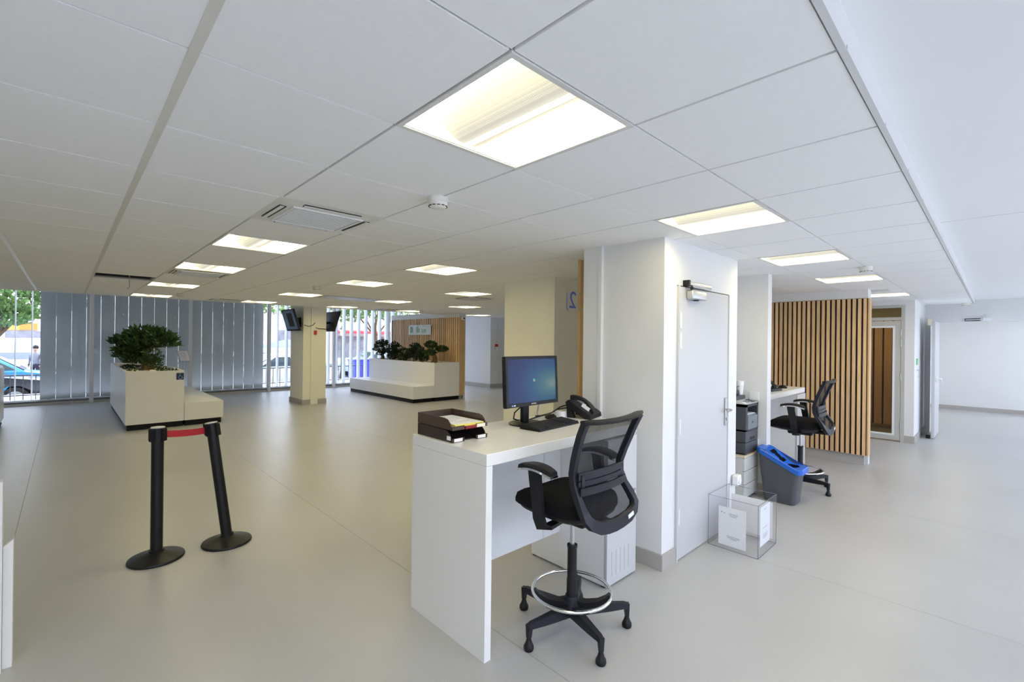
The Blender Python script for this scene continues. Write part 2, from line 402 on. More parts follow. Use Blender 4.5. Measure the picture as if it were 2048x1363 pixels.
hb = MB().box(gx(-1)-.01, gx(-1), gy(11), gy(12), CZ+.02, CZ+.5).box(gx(0), gx(0)+.01, gy(11), gy(12), CZ+.02, CZ+.5).box(gx(-1), gx(0), gy(11)-.01, gy(11), CZ+.02, CZ+.5).box(gx(-1), gx(0), gy(12), gy(12)+.01, CZ+.02, CZ+.5); hb.build('shade_lining', 'plenum_dark', ceil)  # dark lining added round the open tile so the void looks shaded
hk = MB(); hx, hy = gx(-1)+.36, gy(11)+.42      # the tile left open: hanging wire
hk.tube([(hx, hy, CZ+.3), (hx, hy, CZ-.11), (hx-.02, hy, CZ-.135)], .006, 6); hk.build('hanging_wire', 'alu', ceil)
B(gx(-1)+.02, gx(0)-.02, gy(11)+.50, gy(11)+.53, CZ+.10, CZ+.12).build('plenum_rail', 'alu', ceil)
# upstand, edge of the tiled ceiling and the higher plaster ceiling beside it
struct('trim_1', B(-3.6, 11.66, .272, .29, CZ-.004, 2.485).box(11.64, 11.66, .29, 1.0, CZ-.004, 2.485), 'trim_grey', 'white plaster upstand along the edge of the tiled ceiling', 'trim')
t2 = MB()
for i in range(0, 18): t2.box(gx(i)-.004, gx(i)+.004, .2705, .2725, CZ-.003, CZ+.004)
t2.build('edge_clip', 'grey_frame', bpy.data.objects['trim_1'])
cu2 = struct('ceiling_plaster', MB().box(-3.6, 4.313, -1.5, .272, 2.485, 2.56).box(4.327, 17.2, -1.5, .272, 2.485, 2.56).box(11.66, 17.2, .272, 2.0, 2.485, 2.56), 'ceiling_paint', 'smooth white plaster ceiling, higher than the tiles', 'ceiling')
struct('ceiling_facade', B(-3.6, 17.2, YE, 15.9, 3.0, 3.08), 'ceiling_paint', 'high white ceiling strip along the glass front', 'ceiling')
struct('trim_2', B(-3.6, 17.2, YE, YE+.05, CZ-.005, 3.0).box(11.66, 17.2, 2.0, YE, CZ, CZ+.06), 'ceiling_paint', 'white bulkhead where the tiled ceiling ends before the windows', 'trim')
struct('ceiling_slab', B(-3.8, 17.4, -3.6, 15.95, 3.08, 3.2), 'plenum_dark', 'concrete slab above the ceilings', 'ceiling')
# outer walls out of view, with the windows that light the right side
struct('wall_left', B(-3.7, -3.6, -1.5, 15.9, 0, 3.08), 'wall_cream', 'plain cream wall closing the hall')
wb_ = B(-3.7, 17.2, -1.6, -1.5, 2.42, 3.08)
wp = MB()
for k in range(10):
    x0, x1 = -3.7+k*2.08, -3.7+(k+1)*2.08; zs = .35 if x1 < 4.6 else .06
    wb_.box(x0, x0+.09, -1.6, -1.5, 0, 2.42).box(x0+.09, x1, -1.6, -1.5, 0, zs); wp.box(x0+.09, x1, -1.555, -1.545, zs, 2.42)
wb_.box(17.1, 17.2, -1.6, -1.5, 0, 2.42)
struct('wall_windows', wb_, 'wall_white', 'white wall with a row of windows')
tag(wp.build('window_2', 'glass'), 'row of clear side windows', 'window', None, 'structure')
struct('wall_far_right', B(14.0, 14.1, 2.0, 15.9, 0, 3.08), 'wall_white', 'white wall at the far end of the public hall')
struct('wall_hall_end', B(16.72, 16.82, -1.5, 2.0, .0, 2.56), 'wall_white', 'plain white wall at the end of the corridor')
struct('baseboard_hall_end', B(16.705, 16.72, -1.5, 2.0, 0, .10), 'baseboard_grey', 'grey skirting at the foot of the corridor wall', 'baseboard')
struct('wall_hall_side', B(12.02, 16.72, 1.9, 2.0, 0, 2.56), 'wall_white', 'white side wall of the corridor')

def skirt(name, x0, x1, y0, y1, lab, h=.115, t=.014):
    # skirting round a rectangular pillar or wall block
    b = MB().box(x0-t, x1+t, y0-t, y0, 0, h).box(x0-t, x1+t, y1, y1+t, 0, h).box(x0-t, x0, y0, y1, 0, h).box(x1, x1+t, y0, y1, 0, h)
    return struct(name, b, 'baseboard_grey', lab, 'baseboard')
# core block with the service door -------------------------------------------
struct('wall_core', B(3.11, 4.47, 1.66, 2.365, 0, CZ+.01), 'wall_white', 'white wall block with the service door in the middle of the room')
cw = bpy.data.objects['wall_core']
B(3.078, 3.11, 2.185, 2.215, 0, CZ).build('corner_strip', 'wall_white', cw)
B(3.085, 3.11, 2.215, 2.365, 0, CZ).build('pilaster', 'wall_white', cw)
struct('baseboard_core', MB().box(3.096, 3.11, 1.66, 2.185, 0, .115).box(3.096, 3.305, 1.646, 1.66, 0, .115).box(4.30, 4.484, 1.646, 1.66, 0, .115).box(4.47, 4.484, 1.66, 2.365, 0, .115), 'baseboard_grey', 'grey skirting round the white block', 'baseboard')
d1 = struct('door_1', RB(3.315, 4.235, 1.646, 1.662, .012, 2.065, r=.002), 'door_white', 'flush white service door with lever handle and overhead closer', 'door')
B(3.30, 3.318, 1.640, 1.6602, 0, 2.07).box(4.232, 4.25, 1.640, 1.6602, 0, 2.07).build('door_jamb', 'door_white', d1)
B(3.30, 4.25, 1.652, 1.6602, 2.066, 2.0735).build('door_gap', 'slot_dark', d1)
for z in (1.60, 1.75, .95, .28): 
    MB().cyl((3.322, 1.638, z), (3.322, 1.638, z+.12), .009, n=10).build('hinge', 'white_metal', d1, True)
hp = RB(4.165, 4.205, 1.634, 1.646, .925, 1.165, r=.004).build('handle_plate', 'steel', d1)
MB().tube([(4.185, 1.634, 1.065), (4.185, 1.60, 1.065), (4.172, 1.588, 1.065), (4.08, 1.586, 1.062)], .0095, 10).build('lever', 'steel', hp, True)
MB().cyl((4.185, 1.634, .985), (4.185, 1.622, .985), .014).build('lock_cylinder', 'steel', hp, True)
cl = RB(3.42, 3.66, 1.588, 1.646, 1.975, 2.045, r=.012).build('door_closer', 'alu', d1, True)
MB().cyl((3.46, 1.617, 2.045), (3.46, 1.617, 2.07), .012).build('closer_spindle', 'black_plastic', cl, True)
MB().cyl((3.53, 1.617, 1.976), (3.53, 1.617, 1.967), .02).build('closer_plug', 'black_plastic', cl, True)
RB(3.40, 3.83, 1.622, 1.660, 2.085, 2.11, r=.004).build('closer_rail', 'alu', cl, True)
B(3.395, 3.42, 1.610, 1.662, 2.07, 2.118).build('closer_end_cap', 'black_plastic', cl)
B(3.46, 3.80, 1.612, 1.622, 2.070, 2.080).build('closer_arm', 'steel', cl)
# stub wall between printer niche and second desk
struct('wall_stub', B(5.50, 5.62, 1.72, 2.6, 0, CZ+.01).box(4.47, 5.50, 2.5, 2.6, 0, CZ+.01), 'wall_white', 'white partition end between printer niche and second desk')
struct('baseboard_stub', MB().box(5.486, 5.50, 1.72, 2.5, 0, .115).box(5.486, 5.634, 1.706, 1.72, 0, .115).box(5.62, 5.634, 1.72, 2.6, 0, .115), 'baseboard_grey', 'grey skirting at the foot of the white partition end', 'baseboard')
# pillars
struct('wall_pillar_middle', B(4.19, 5.2, 3.64, 4.51, 0, CZ+.01), 'wall_cream', 'cream square pillar behind the computer monitor', 'pillar')
pt = struct('wall_pillar_screens', B(4.27, 4.84, 11.95, 12.84, 0, 3.0), 'wall_cream', 'cream pillar near the windows carrying two screens', 'pillar')
B(4.455, 4.63, 11.925, 11.95, 0, 3.0).build('cable_duct', 'wall_cream', pt)
struct('baseboard_pillar_screens', MB().box(4.25, 4.455, 11.935, 11.95, 0, .12).box(4.63, 4.86, 11.935, 11.95, 0, .12).box(4.25, 4.27, 11.95, 12.86, 0, .12).box(4.84, 4.86, 11.95, 12.86, 0, .12), 'baseboard_grey', 'taupe skirting round the screen pillar', 'baseboard')
struct('wall_pillar_far', B(10.68, 11.36, 12.2, 13.7, 0, 3.0), 'wall_white', 'white pillar far behind the slatted wall', 'pillar')
skirt('baseboard_pillar_far', 10.68, 11.36, 12.2, 13.7, 'taupe skirting round the far white pillar', .14)
B(11.0, 11.06, 12.188, 12.2, .14, 3.0).build('cable_duct', 'wall_white', bpy.data.objects['wall_pillar_far'])
# glazed door, corner wall, corridor opening ----------------------------------
struct('wall_glazed', MB().box(10.28, 10.40, .95, 1.075, 0, CZ+.01).box(10.28, 10.40, 1.075, 2.12, 2.335, CZ+.01).box(10.28, 10.40, 2.12, 4.6, 0, CZ+.01).box(10.40, 11.9, .95, 1.05, 0, 2.56).box(11.8, 11.9, 1.05, 4.6, 0, 2.56).box(10.4, 11.8, 4.5, 4.6, 0, 2.56), 'wall_white', 'white walls round the small room with the glazed door')
struct('baseboard_glazed', MB().box(10.266, 10.28, .95, 1.075, 0, .115).box(10.266, 11.9, .936, .95, 0, .115), 'baseboard_grey', 'grey skirting on the corner by the glazed door', 'baseboard')
d2 = tag(MB().box(10.27, 10.33, 1.075, 1.125, 0, 2.335).box(10.27, 10.33, 2.07, 2.12, 0, 2.335).box(10.27, 10.33, 1.125, 2.07, 2.285, 2.335).box(10.27, 10.33, 1.125, 2.07, 2.07, 2.125).build('door_2', 'grey_frame'), 'grey framed glazed door with glass transom', 'door', None, 'structure')
lf = MB().box(10.262, 10.30, 1.13, 1.225, .02, 2.06).box(10.262, 10.30, 1.96, 2.065, .02, 2.06).box(10.262, 10.30, 1.225, 1.96, 1.955, 2.06).box(10.262, 10.30, 1.225, 1.96, .02, .12).build('door_leaf', 'grey_frame', d2)
MB().box(10.254, 10.264, 1.205, 1.235, .10, 1.975).box(10.254, 10.264, 1.235, 1.95, .10, .13).box(10.254, 10.264, 1.235, 1.95, 1.945, 1.975).build('glazing_bead', 'white_metal', lf)
B(10.278, 10.286, 1.225, 1.96, .12, 1.955).build('pane', 'tint_glass', lf)
B(10.298, 10.304, 1.125, 2.07, 2.125, 2.285).build('transom_pane', 'tint_glass', d2)
for z in (.22, 1.05, 1.62, 1.80): MB().cyl((10.258, 1.125, z), (10.258, 1.125, z+.11), .009, n=10).build('hinge', 'steel', d2, True)
# wooden slats seen through the glazed door
pb = thing('wood_slat_wall', 'brown slatted wood wall seen through the glazed door', 'slat wall', (11.72, 2.2, 0))
B(11.74, 11.79, 1.1, 4.4, .08, 2.2).build('backing', 'slat_backing', pb)
sl = None
for k in range(22):
    y = 1.12+k*.15
    if sl is None: sl = B(11.70, 11.74, y, y+.12, .08, 2.2).build('slat', 'oak', pb)
    else: inst(sl, (11.72, y+.06, .08), pb)
struct('wall_corridor', MB().box(11.9, 12.02, .87, 2.0, 0, 2.56).box(11.9, 12.02, -1.0, .87, 2.085, 2.56).box(11.9, 12.02, -1.5, -1.0, 0, 2.56), 'wall_white', 'white wall with the wide opening to the corridor')
d3 = struct('door_3', RB(11.03, 11.90, .745, .787, .012, 2.075, r=.003), 'door_white', 'white door leaf standing open beside the corridor opening', 'door')
for z in (.3, 1.05, 1.8): MB().cyl((11.905, .765, z), (11.905, .765, z+.1), .009, n=8).build('hinge', 'steel', d3, True)
h3 = MB().cyl((11.12, .745, 1.06), (11.12, .72, 1.06), .055, n=20).build('handle_rose', 'white_metal', d3, True)
MB().tube([(11.12, .72, 1.06), (11.12, .68, 1.06), (11.17, .67, 1.055), (11.25, .67, 1.0)], .013, 8).build('lever', 'white_metal', h3, True)
RB(11.05, 11.10, .787, .85, 2.0, 2.12, r=.004).build('top_bolt', 'steel', d3)
RB(11.04, 11.09, .80, .86, .0, .06, r=.004).build('door_stop', 'black_plastic', d3)
mg = thing('door_magnet', 'black and white door holding magnet above the corridor opening', 'door magnet', (11.88, .2, 2.095))
RB(11.86, 11.90, .17, .42, 2.095, 2.15, r=.004).build('housing', 'white_metal', mg); 
B(11.852, 11.862, .20, .405, 2.098, 2.112).box(11.852, 11.862, .20, .405, 2.132, 2.146).box(11.852, 11.862, .395, .405, 2.098, 2.146).build('magnet_plate', 'black_plastic', mg)
RB(11.84, 11.90, .07, .17, 2.095, 2.16, r=.004).build('junction_box', 'white_metal', mg)
MB().tube([(11.88, .12, 2.16), (11.88, .13, 2.20), (11.89, .15, 2.23)], .004, 6).build('cable', 'white_metal', mg, True)
tag(B(10.52, 10.72, .944, .95, 1.31, 1.42).build('wall_sticker', 'sign_green'), 'small green sticker on the white corner wall', 'sticker')
kh = MB(); kh.tube([(10.62, .95, 1.22), (10.62, .925, 1.225), (10.65, .92, 1.20), (10.67, .925, 1.14), (10.63, .93, 1.10)], .005, 8)
tag(kh.build('wall_hook', 'steel', None, True), 'thin bent wire hook below the green sticker', 'hook')
# doorway far behind, next to the far pillar
d4 = tag(MB().box(11.40, 11.48, 12.45, 12.55, 0, 2.4).box(12.6, 12.7, 12.45, 12.55, 0, 2.4).box(11.48, 12.6, 12.45, 12.55, 2.3, 2.4).box(11.48, 12.6, 12.45, 12.55, 0, .12).build('door_4', 'brown_frame'), 'brown framed doorway beside the far white pillar', 'door', None, 'structure')
B(11.48, 12.6, 12.49, 12.50, .12, 2.3).build('pane', 'glass', d4)

# ------------------------------------------------------------------ glass front
FY = 15.62
win = tag(B(-3.6, 14.0, FY-.02, FY+.10, 0, .055).build('window_1', 'sill_beige'), 'tall glass front with white posts and vertical louver blades outside', 'window', None, 'structure')
B(-3.6, 14.0, FY+.02, FY+.12, .055, .10).build('sill', 'sill_dark', win)
B(-3.6, 14.0, FY+.02, FY+.12, 2.93, 3.0).build('head', 'white_metal', win)
mp_ = None
for k in range(-1, 7):
    x = .475+2.04*k
    if mp_ is None: mp_ = RB(x-.042, x+.042, FY-.06, FY+.06, 0, 3.0, r=.006).build('mullion', 'white_metal', win)
    else: inst(mp_, (x, FY, 0), win)
for k in range(-2, 7):
    x0 = max(-3.6, .475+2.04*k+.04); x1 = min(14, .475+2.04*(k+1)-.04)
    B(x0, x1, FY+.05, FY+.058, .10, 2.94).build('pane', 'glass', win)
# louver blades: lens-shaped, closed in front of the left bays and opened elsewhere
def blade():
    n = 8; P = []
    for i in range(n+1): a = i/n; P.append((-.1353+.2706*a, .010*math.sin(PI*a)+.002))
    for i in range(n, -1, -1): a = i/n; P.append((-.1353+.2706*a, -.010*math.sin(PI*a)-.002))
    return P
lp = MB().prism(blade(), 'z', .103, 2.95); bl = None
rnd = random.Random(4)
for k in range(-12, 36):
    x = -.437+.274*(k+.5)
    closed = -.44 < x < 4.48
    if bl is None: bl = lp.build('louver_blade', 'louver', win, True); o = bl
    else: o = inst(bl, (0, 0, 0), win)
    w = ORG[win.name]; o.location = (x-w[0], 15.98-w[1], .103-w[2])
    o.rotation_euler = (0, 0, math.radians(rnd.uniform(.5, 3.0)) if closed else math.radians(90+rnd.uniform(-2, 2)))
B(-3.6, 14, 15.90, 16.06, .04, .10).build('louver_track', 'sill_dark', win)
B(-3.6, 14, 15.90, 16.06, 2.96, 3.02).build('louver_track', 'sill_dark', win)

# ================================================================== CEILING FITTINGS
def make_light():
    t = thing('ceiling_light', 'x', 'ceiling light')
    f = MB()
    for a in ((-.298, .298, -.298, -.280), (-.298, .298, .280, .298), (-.298, -.280, -.28, .28), (.280, .298, -.28, .28)): f.box(*a, -.003, .05)
    f.build('frame', 'cassette', t)
    e = B(-.279, .279, -.279, -.274, .001, .10).box(-.279, .279, .274, .279, .001, .10).box(-.285, .285, -.285, .285, .10, .104)
    e.build('housing', 'tile_white', t)
    for s in (-1, 1):
        w = MB(); R = []
        for k in range(9):
            a = k/8; x = .278-.128*a; z = .006+.075*math.sin(a*PI/2)
            R.append((s*x, z))
        for (x0, z0), (x1, z1) in zip(R, R[1:]): w.add([(x0, -.273, z0), (x1, -.273, z1), (x1, .273, z1), (x0, .273, z0)], [(0, 1, 2, 3)])
        w.build('reflector_wing', 'lamp_wing', t, True)
        b = MB(); R = []
        for k in range(9):
            a = k/8; x = .012+.140*a; z = .012+.066*(1-math.cos(a*PI/2))
            R.append((s*x, z))
        for (x0, z0), (x1, z1) in zip(R, R[1:]): b.add([(x0, -.272, z0), (x1, -.272, z1), (x1, .272, z1), (x0, .272, z0)], [(0, 1, 2, 3)])
        b.build('diffuser_basket', 'lamp_basket', t, True)
    RB(-.012, .012, -.272, .272, .004, .014, r=.003).build('centre_bar', 'lamp_bar', t)
    return t
LL = {(16, 1): 'ceiling light seen through the glass transom of the grey door', (0, 0): 'largest square recessed ceiling light, nearest the viewer', (3, 0): 'recessed ceiling light just in front of the white service door',
 (6, 0): 'recessed ceiling light between the white partition end and the ceiling edge', (9, 0): 'recessed ceiling light in front of the slatted oak wall',
 (13, 0): 'recessed ceiling light above the glazed door', (0, 5): 'recessed ceiling light just beyond the large air conditioning cassette',
 (3, 5): 'recessed ceiling light left of the cream pillar, nearest of the middle rows', (0, 8): 'third recessed light of the left row, touching an air cassette',
 (3, 8): 'second recessed light of the middle row, above the tall pillar with screens', (6, 8): 'recessed ceiling light beside the small four-way cassette near the cream pillar',
 (0, 12): 'recessed ceiling light right of the missing ceiling tile', (3, 12): 'third recessed light of the middle row, beyond a smoke detector',
 (6, 12): 'recessed ceiling light at the end of the long grey grille', (9, 12): 'recessed ceiling light left of the cream pillar, beyond the four-way cassette',
 (0, 16): 'last recessed light of the left row, at the blinds above the planter', (3, 16): 'last recessed light of the middle row, by the window posts',
 (6, 16): 'recessed ceiling light at the ceiling edge right of the screen pillar', (9, 16): 'recessed ceiling light above the slatted wall with the sign', (13, 16): 'recessed ceiling light in front of the far white pillar'}
L0 = make_light()   # corridor lamps hang under the plaster ceiling and are hidden by the lintel
for n, (i, j) in enumerate(LIGHTS):
    loc = (gx(i+.5), gy(j+.5), CZ)
    if n == 0: L0.location = loc; o = L0; o['label'] = LL[(i, j)]; o['group'] = 'recessed ceiling lights'
    else: dup(L0, loc, 0, LL[(i, j)], 'recessed ceiling lights')

dup(L0, (14.4, .75, 2.375), 0, 'ceiling lamp inside the corridor behind the lintel', 'recessed ceiling lights')

def make_cassette():
    t = thing('air_conditioning_cassette', 'x', 'air conditioner')
    # face panel made of four bevelled sides around the intake grille
    p = MB()
    o_, i_ = .312, .205
    for q in range(4):
        c, s = math.cos(q*PI/2), math.sin(q*PI/2)
        def R(x, y, z): return (x*c-y*s, x*s+y*c, z)
        p.add([R(-o_, -o_, 0), R(o_, -o_, 0), R(i_, -i_, -.012), R(-i_, -i_, -.012), R(-o_, -o_, .02), R(o_, -o_, .02), R(i_, -i_, .02), R(-i_, -i_, .02)],
              [(0, 1, 2, 3), (4, 7, 6, 5), (0, 4, 5, 1), (3, 2, 6, 7)])
    p.build('face_panel', 'cassette', t)
    g = B(-.195, .195, -.195, .195, -.014, .0).build('intake_grille', 'cassette_grille', t)
    gl = MB()
    for k in range(13): gl.box(-.19, .19, -.19+k*.0305, -.186+k*.0305, -.018, -.013)
    gl.build('grille_bars', 'cassette', g)
    fr = MB().box(-.21, .21, -.21, -.197, -.018, 0).box(-.21, .21, .197, .21, -.018, 0).box(-.21, -.197, -.197, .197, -.018, 0).box(.197, .21, -.197, .197, -.018, 0)
    fr.build('grille_frame', 'white_metal', t)
    for q in range(4):
        m = Matrix.Rotation(q*PI/2, 4, 'Z')
        sl_ = B(-.17, .17, -.272, -.232, -.010, -.0035).xf(m).build('outlet_slot', 'slot_dark', t)
        B(-.168, .168, -.268, -.247, -.014, -.009).xf(m).build('flap', 'cassette', sl_)
    return t
CL = {(0, 3): 'large white air conditioning cassette in the ceiling behind the nearest light', (0, 9): 'air conditioning cassette touching the third light of the left row',
 (7, 9): 'four-way air cassette with dark slots left of the cream pillar', (2, 16): 'air conditioning cassette at the ceiling edge above the blinds', (8, 16): 'air conditioning cassette at the ceiling edge near the slatted wall',
 (-4, 16): 'air cassette cut by the left edge above the street window'}
A0 = make_cassette()
for n, (i, j) in enumerate(CASS):
    loc = (gx(i+.5), gy(j+.5), CZ)
    if n == 0: A0.location = loc; A0['label'] = CL[(i, j)]; A0['group'] = 'ceiling air conditioning cassettes'
    else: dup(A0, loc, 0, CL[(i, j)], 'ceiling air conditioning cassettes')
vg = thing('linear_air_grille', 'long grey ceiling air grille between two lights', 'air grille', (gx(5), gy(12)+.3, CZ))
B(gx(4)+.01, gx(6)-.01, gy(12)+.01, gy(13)-.01, CZ-.003, CZ+.02).build('plate', 'cassette', vg)
for k in range(9): B(gx(4)+.04, gx(6)-.04, gy(12)+.04+k*.058, gy(12)+.07+k*.058, CZ-.012, CZ-.003).build('blade', 'alu', vg)
B(gx(4)+.03, gx(6)-.03, gy(12)+.55, gy(12)+.575, CZ-.006, CZ-.002).build('slot', 'slot_dark', vg)

def make_detector():
    t = thing('smoke_detector', 'x', 'smoke detector')
    MB().lathe([(.0, 0), (.055, 0), (.057, -.012), (.056, -.024), (.001, -.024)], 24).build('base', 'detector', t, True)
    MB().lathe([(.001, -.024), (.052, -.024), (.050, -.042), (.040, -.053), (.020, -.057), (.001, -.057)], 24).build('body', 'detector', t, True)
    v = MB()
    for q in range(12):
        a = q*PI/6; v.box(.043, .0505, -.008, .008, -.047, -.0435)
        k = len(v.v)-8; c, s = math.cos(a), math.sin(a)
        for z in range(k, k+8): x, y, zz = v.v[z]; v.v[z] = (x*c-y*s, x*s+y*c, zz)
    v.build('vents', 'slot_dark', t)
    return t
D0 = make_detector()
DL = [((1, 2), 'white smoke detector beside the large air cassette, nearest the viewer'), ((3, 10), 'smoke detector left of the middle row of lights, above the screen pillar'),
 ((1, 15), 'smoke detector next to the last light of the left row'), ((8, 0), 'smoke detector among the right-hand lights, before the slatted oak wall'),
 ((9.6, 15.6), 'smoke detector touching the light above the slatted wall with the sign'), ((17.7, -.85), 'smoke detector at the far corner of the ceiling edge')]
for n, ((i, j), lb) in enumerate(DL):
    loc = (gx(i), gy(j), CZ)
    if n == 0: D0.location = loc; D0['label'] = lb; D0['group'] = 'ceiling smoke detectors'
    else: dup(D0, loc, n*.5, lb, 'ceiling smoke detectors')
tag(RB(8.02, 8.3, 1.02, 1.25, CZ-.006, CZ, r=.003).build('ceiling_access_plate', 'cassette'), 'small square access plate above the slatted oak wall', 'access plate')

# ================================================================== SLATTED WALLS
def slat_wall(t, x, y0, y1, z0, z1, thick, pitch=.0605, w=.038, d=.020):
    B(x+d, x+thick, y0+.012, y1, z0, z1).build('backing', 'slat_backing', t)
    n = int((y1-y0-.02)/pitch); s = None
    for k in range(n):
        y = y0+.024+k*pitch
        if s is None: s = B(x, x+d, y, y+w, z0, z1).build('slat', 'oak', t)
        else: inst(s, (x+d/2, y+w/2, z0), t)
    B(x-.002, x+thick, y0-.006, y0+.012, z0, z1).build('end_board', 'oak_plain', t)
sw1 = thing('slatted_screen', 'vertical oak slat wall with dark gaps behind the second chair', 'slat wall', (7.9, 1.2, 0))
slat_wall(sw1, 7.83, 1.195, 3.4, .14, 2.275, .15)
B(7.88, 7.97, 1.24, 3.4, 0, .14).build('plinth', 'baseboard_grey', sw1)
struct('wall_screen_back', B(7.985, 8.07, 1.21, 3.4, 0, 2.275).box(7.845, 8.07, 1.21, 3.4, 2.28, CZ+.01), 'wall_white', 'white wall strip above and behind the oak slats')
sw2 = thing('slatted_wall', 'long oak slat wall behind the planter with the row of bonsai trees', 'slat wall', (8.08, 12.4, 0))
slat_wall(sw2, 8.0, 10.46, 14.3, .10, 2.30, .18, .098, .060, .034)
B(8.05, 8.14, 10.52, 14.3, 0, .10).build('plinth', 'baseboard_grey', sw2)
struct('wall_slat_back', B(8.185, 8.24, 10.5, 14.3, 0, 2.3).box(8.02, 8.24, 10.5, 14.3, 2.303, 2.46), 'wall_white', 'white band above the long slat wall')
sg = thing('glass_wall_sign', 'frosted glass sign with pale green lettering on the long slat wall', 'sign', (7.98, 12.45, 1.8))
RB(7.955, 7.967, 11.83, 13.08, 1.80, 2.115, r=.003).build('plate', 'sign_plate', sg)
for y in (11.88, 13.03):
    for z in (1.84, 2.07): MB().cyl((7.95, y, z), (8.0, y, z), .012, n=10).build('standoff', 'steel', sg, True)
for yy, hh, ww in ((12.92, .24, .16), (12.55, .22, .2), (12.22, .14, .26)):
    b = MB(); rg = random.Random(int(yy*100))
    for k in range(5): b.box(7.951, 7.956, yy-ww/2+k*ww/5, yy-ww/2+k*ww/5+ww/9, 1.87, 1.87+hh*rg.uniform(.5, 1))
    b.build('lettering', 'leaf_pale', sg)
sc_ = thing('security_camera', 'small white security camera on the end of the slat wall', 'security camera', (8.07, 10.40, 2.23))
RB(8.03, 8.12, 10.37, 10.454, 2.22, 2.31, r=.01).build('housing', 'white_metal', sc_, True)
MB().cyl((8.075, 10.37, 2.262), (8.075, 10.355, 2.262), .022).build('lens', 'black_plastic', sc_, True)

# ================================================================== PLANTERS, BENCHES, BONSAI
def planter(t, x0, x1, y0, y1, zt=1.03):
    B(x0+.02, x1-.02, y0+.02, y1-.02, 0, .10).build('plinth', 'plinth_black', t)
    w = .04
    MB().box(x0, x1, y0, y0+w, .10, zt).box(x0, x1, y1-w, y1, .10, zt).box(x0, x0+w, y0+w, y1-w, .10, zt).box(x1-w, x1, y0+w, y1-w, .10, zt).build('casing', 'laminate_white', t)
    B(x0+w, x1-w, y0+w, y1-w, zt-.14, zt-.045).build('pebble_bed', 'pebble', t)
def bench(t, x0, x1, y0, y1, zt=.425):
    B(x0+.02, x1-.03, y0+.03, y1-.02, 0, .10).build('plinth', 'plinth_black', t)
    RB(x0+.002, x1, y0, y1, .10, zt, r=.004).build('seat_block', 'laminate_white', t)
p1 = thing('planter_box', 'tall white planter box with a wheelchair sign holding the big bonsai', 'planter', (1.18, 12.3, 0)); planter(p1, .76, 1.60, 10.44, 14.2)
b1 = thing('bench', 'low white bench block beside the planter with the big bonsai', 'bench', (1.92, 12.3, 0)); bench(b1, 1.605, 2.235, 10.44, 14.2)
p2 = thing('planter_box', 'tall white planter box with a row of small bonsai trees', 'planter', (7.57, 12.3, 0)); planter(p2, 7.15, 7.985, 10.44, 14.15)
b2 = thing('bench', 'low white bench block in front of the small bonsai trees', 'bench', (6.82, 12.3, 0)); bench(b2, 6.50, 7.145, 10.44, 14.15)
# wheelchair sign
ws = thing('wheelchair_sign', 'dark blue wheelchair sign on the corner of the white planter', 'sign', (1.545, 10.435, .86))
RB(1.478, 1.592, 10.430, 10.439, .862, .985, r=.003).build('plate', 'sign_navy', ws)
wc = MB(); cx, cz = 1.535, .905
wc.tube([(cx+.028*math.cos(a), 10.4285, cz+.028*math.sin(a)) for a in [math.radians(d) for d in range(110, 361, 25)]], .0045, 6)
wc.tube([(cx-.004, 10.4285, .955), (cx-.002, 10.4285, .925), (cx+.024, 10.4285, .925), (cx+.036, 10.4285, .888), (cx+.046, 10.4285, .890)], .005, 6)
wc.build('wheelchair_figure', 'sign_lightblue', ws)
MB().sphere((cx-.004, 10.4285, .967), (.008, .002, .008), 10, 6).build('figure_head', 'sign_green', ws)

def leaves(b, rg, c, rad, n, size, flat=.45, needle=.22):
    for _ in range(n):
        while True:
            p = Vector((rg.uniform(-1, 1), rg.uniform(-1, 1), rg.uniform(-1, 1)))
            if p.length <= 1: break
        if p.length > .01: p = p*(p.length**-.45)
        q = Vector((c[0]+p.x*rad[0], c[1]+p.y*rad[1], c[2]+p.z*rad[2]))
        d = Vector((p.x+rg.uniform(-.6, .6), p.y+rg.uniform(-.6, .6), abs(p.z)*.6+rg.uniform(-.1, .9))).normalized()
        s = d.cross(Vector((rg.uniform(-1, 1), rg.uniform(-1, 1), rg.uniform(-1, 1))))
        if s.length < .05: continue
        s.normalize(); L = size*rg.uniform(.7, 1.3); w = L*needle
        b.add([q-s*w*.3, q+d*L*.5-s*w, q+d*L, q+d*L*.5+s*w], [(0, 1, 2, 3)])
def bonsai(name, label, base, trunk, pads, leaf, size, dens, seed, mlist='leaf_dark', group=None, needle=.22, rocks=0):
    rg = random.Random(seed)
    t = thing(name, label, 'bonsai tree', base, group)
    P = [Vector(base)+Vector(p) for p, r in trunk]; R = [r for p, r in trunk]
    tb = MB().tube(P, R, 9)
    b = MB()
    for c, rad in pads:
        cc = Vector(base)+Vector(c)
        k = min(range(len(P)), key=lambda i: (P[i]-cc).length+(.3 if P[i].z > cc.z else 0))
        a = P[k]; m = (a+cc)*.5+Vector((0, 0, -.02))
        tb.tube([a, m, cc-Vector((0, 0, rad[2]*.3))], [R[k]*.55, R[k]*.4, R[k]*.2], 6)
        leaves(b, rg, cc, rad, int(dens*(rad[0]*rad[1]*rad[2])**(2/3)*10000), size, needle=needle)
    tb.build('trunk', 'bark', t, True)
    f = b.build('foliage', leaf, t); f['kind'] = 'stuff'
    for q in range(rocks):
        a = rg.uniform(0, 6.28); r_ = rg.uniform(.08, .2)
        c = (base[0]+r_*math.cos(a), base[1]+r_*math.sin(a), base[2]+.02)
        s = MB().sphere(c, (rg.uniform(.05, .09), rg.uniform(.05, .09), rg.uniform(.04, .08)), 8, 6)
        s.v = [(x+rg.uniform(-.012, .012), y+rg.uniform(-.012, .012), z+rg.uniform(-.01, .01)) for x, y, z in s.v]; s.build('rock', 'stone', t)
    return t
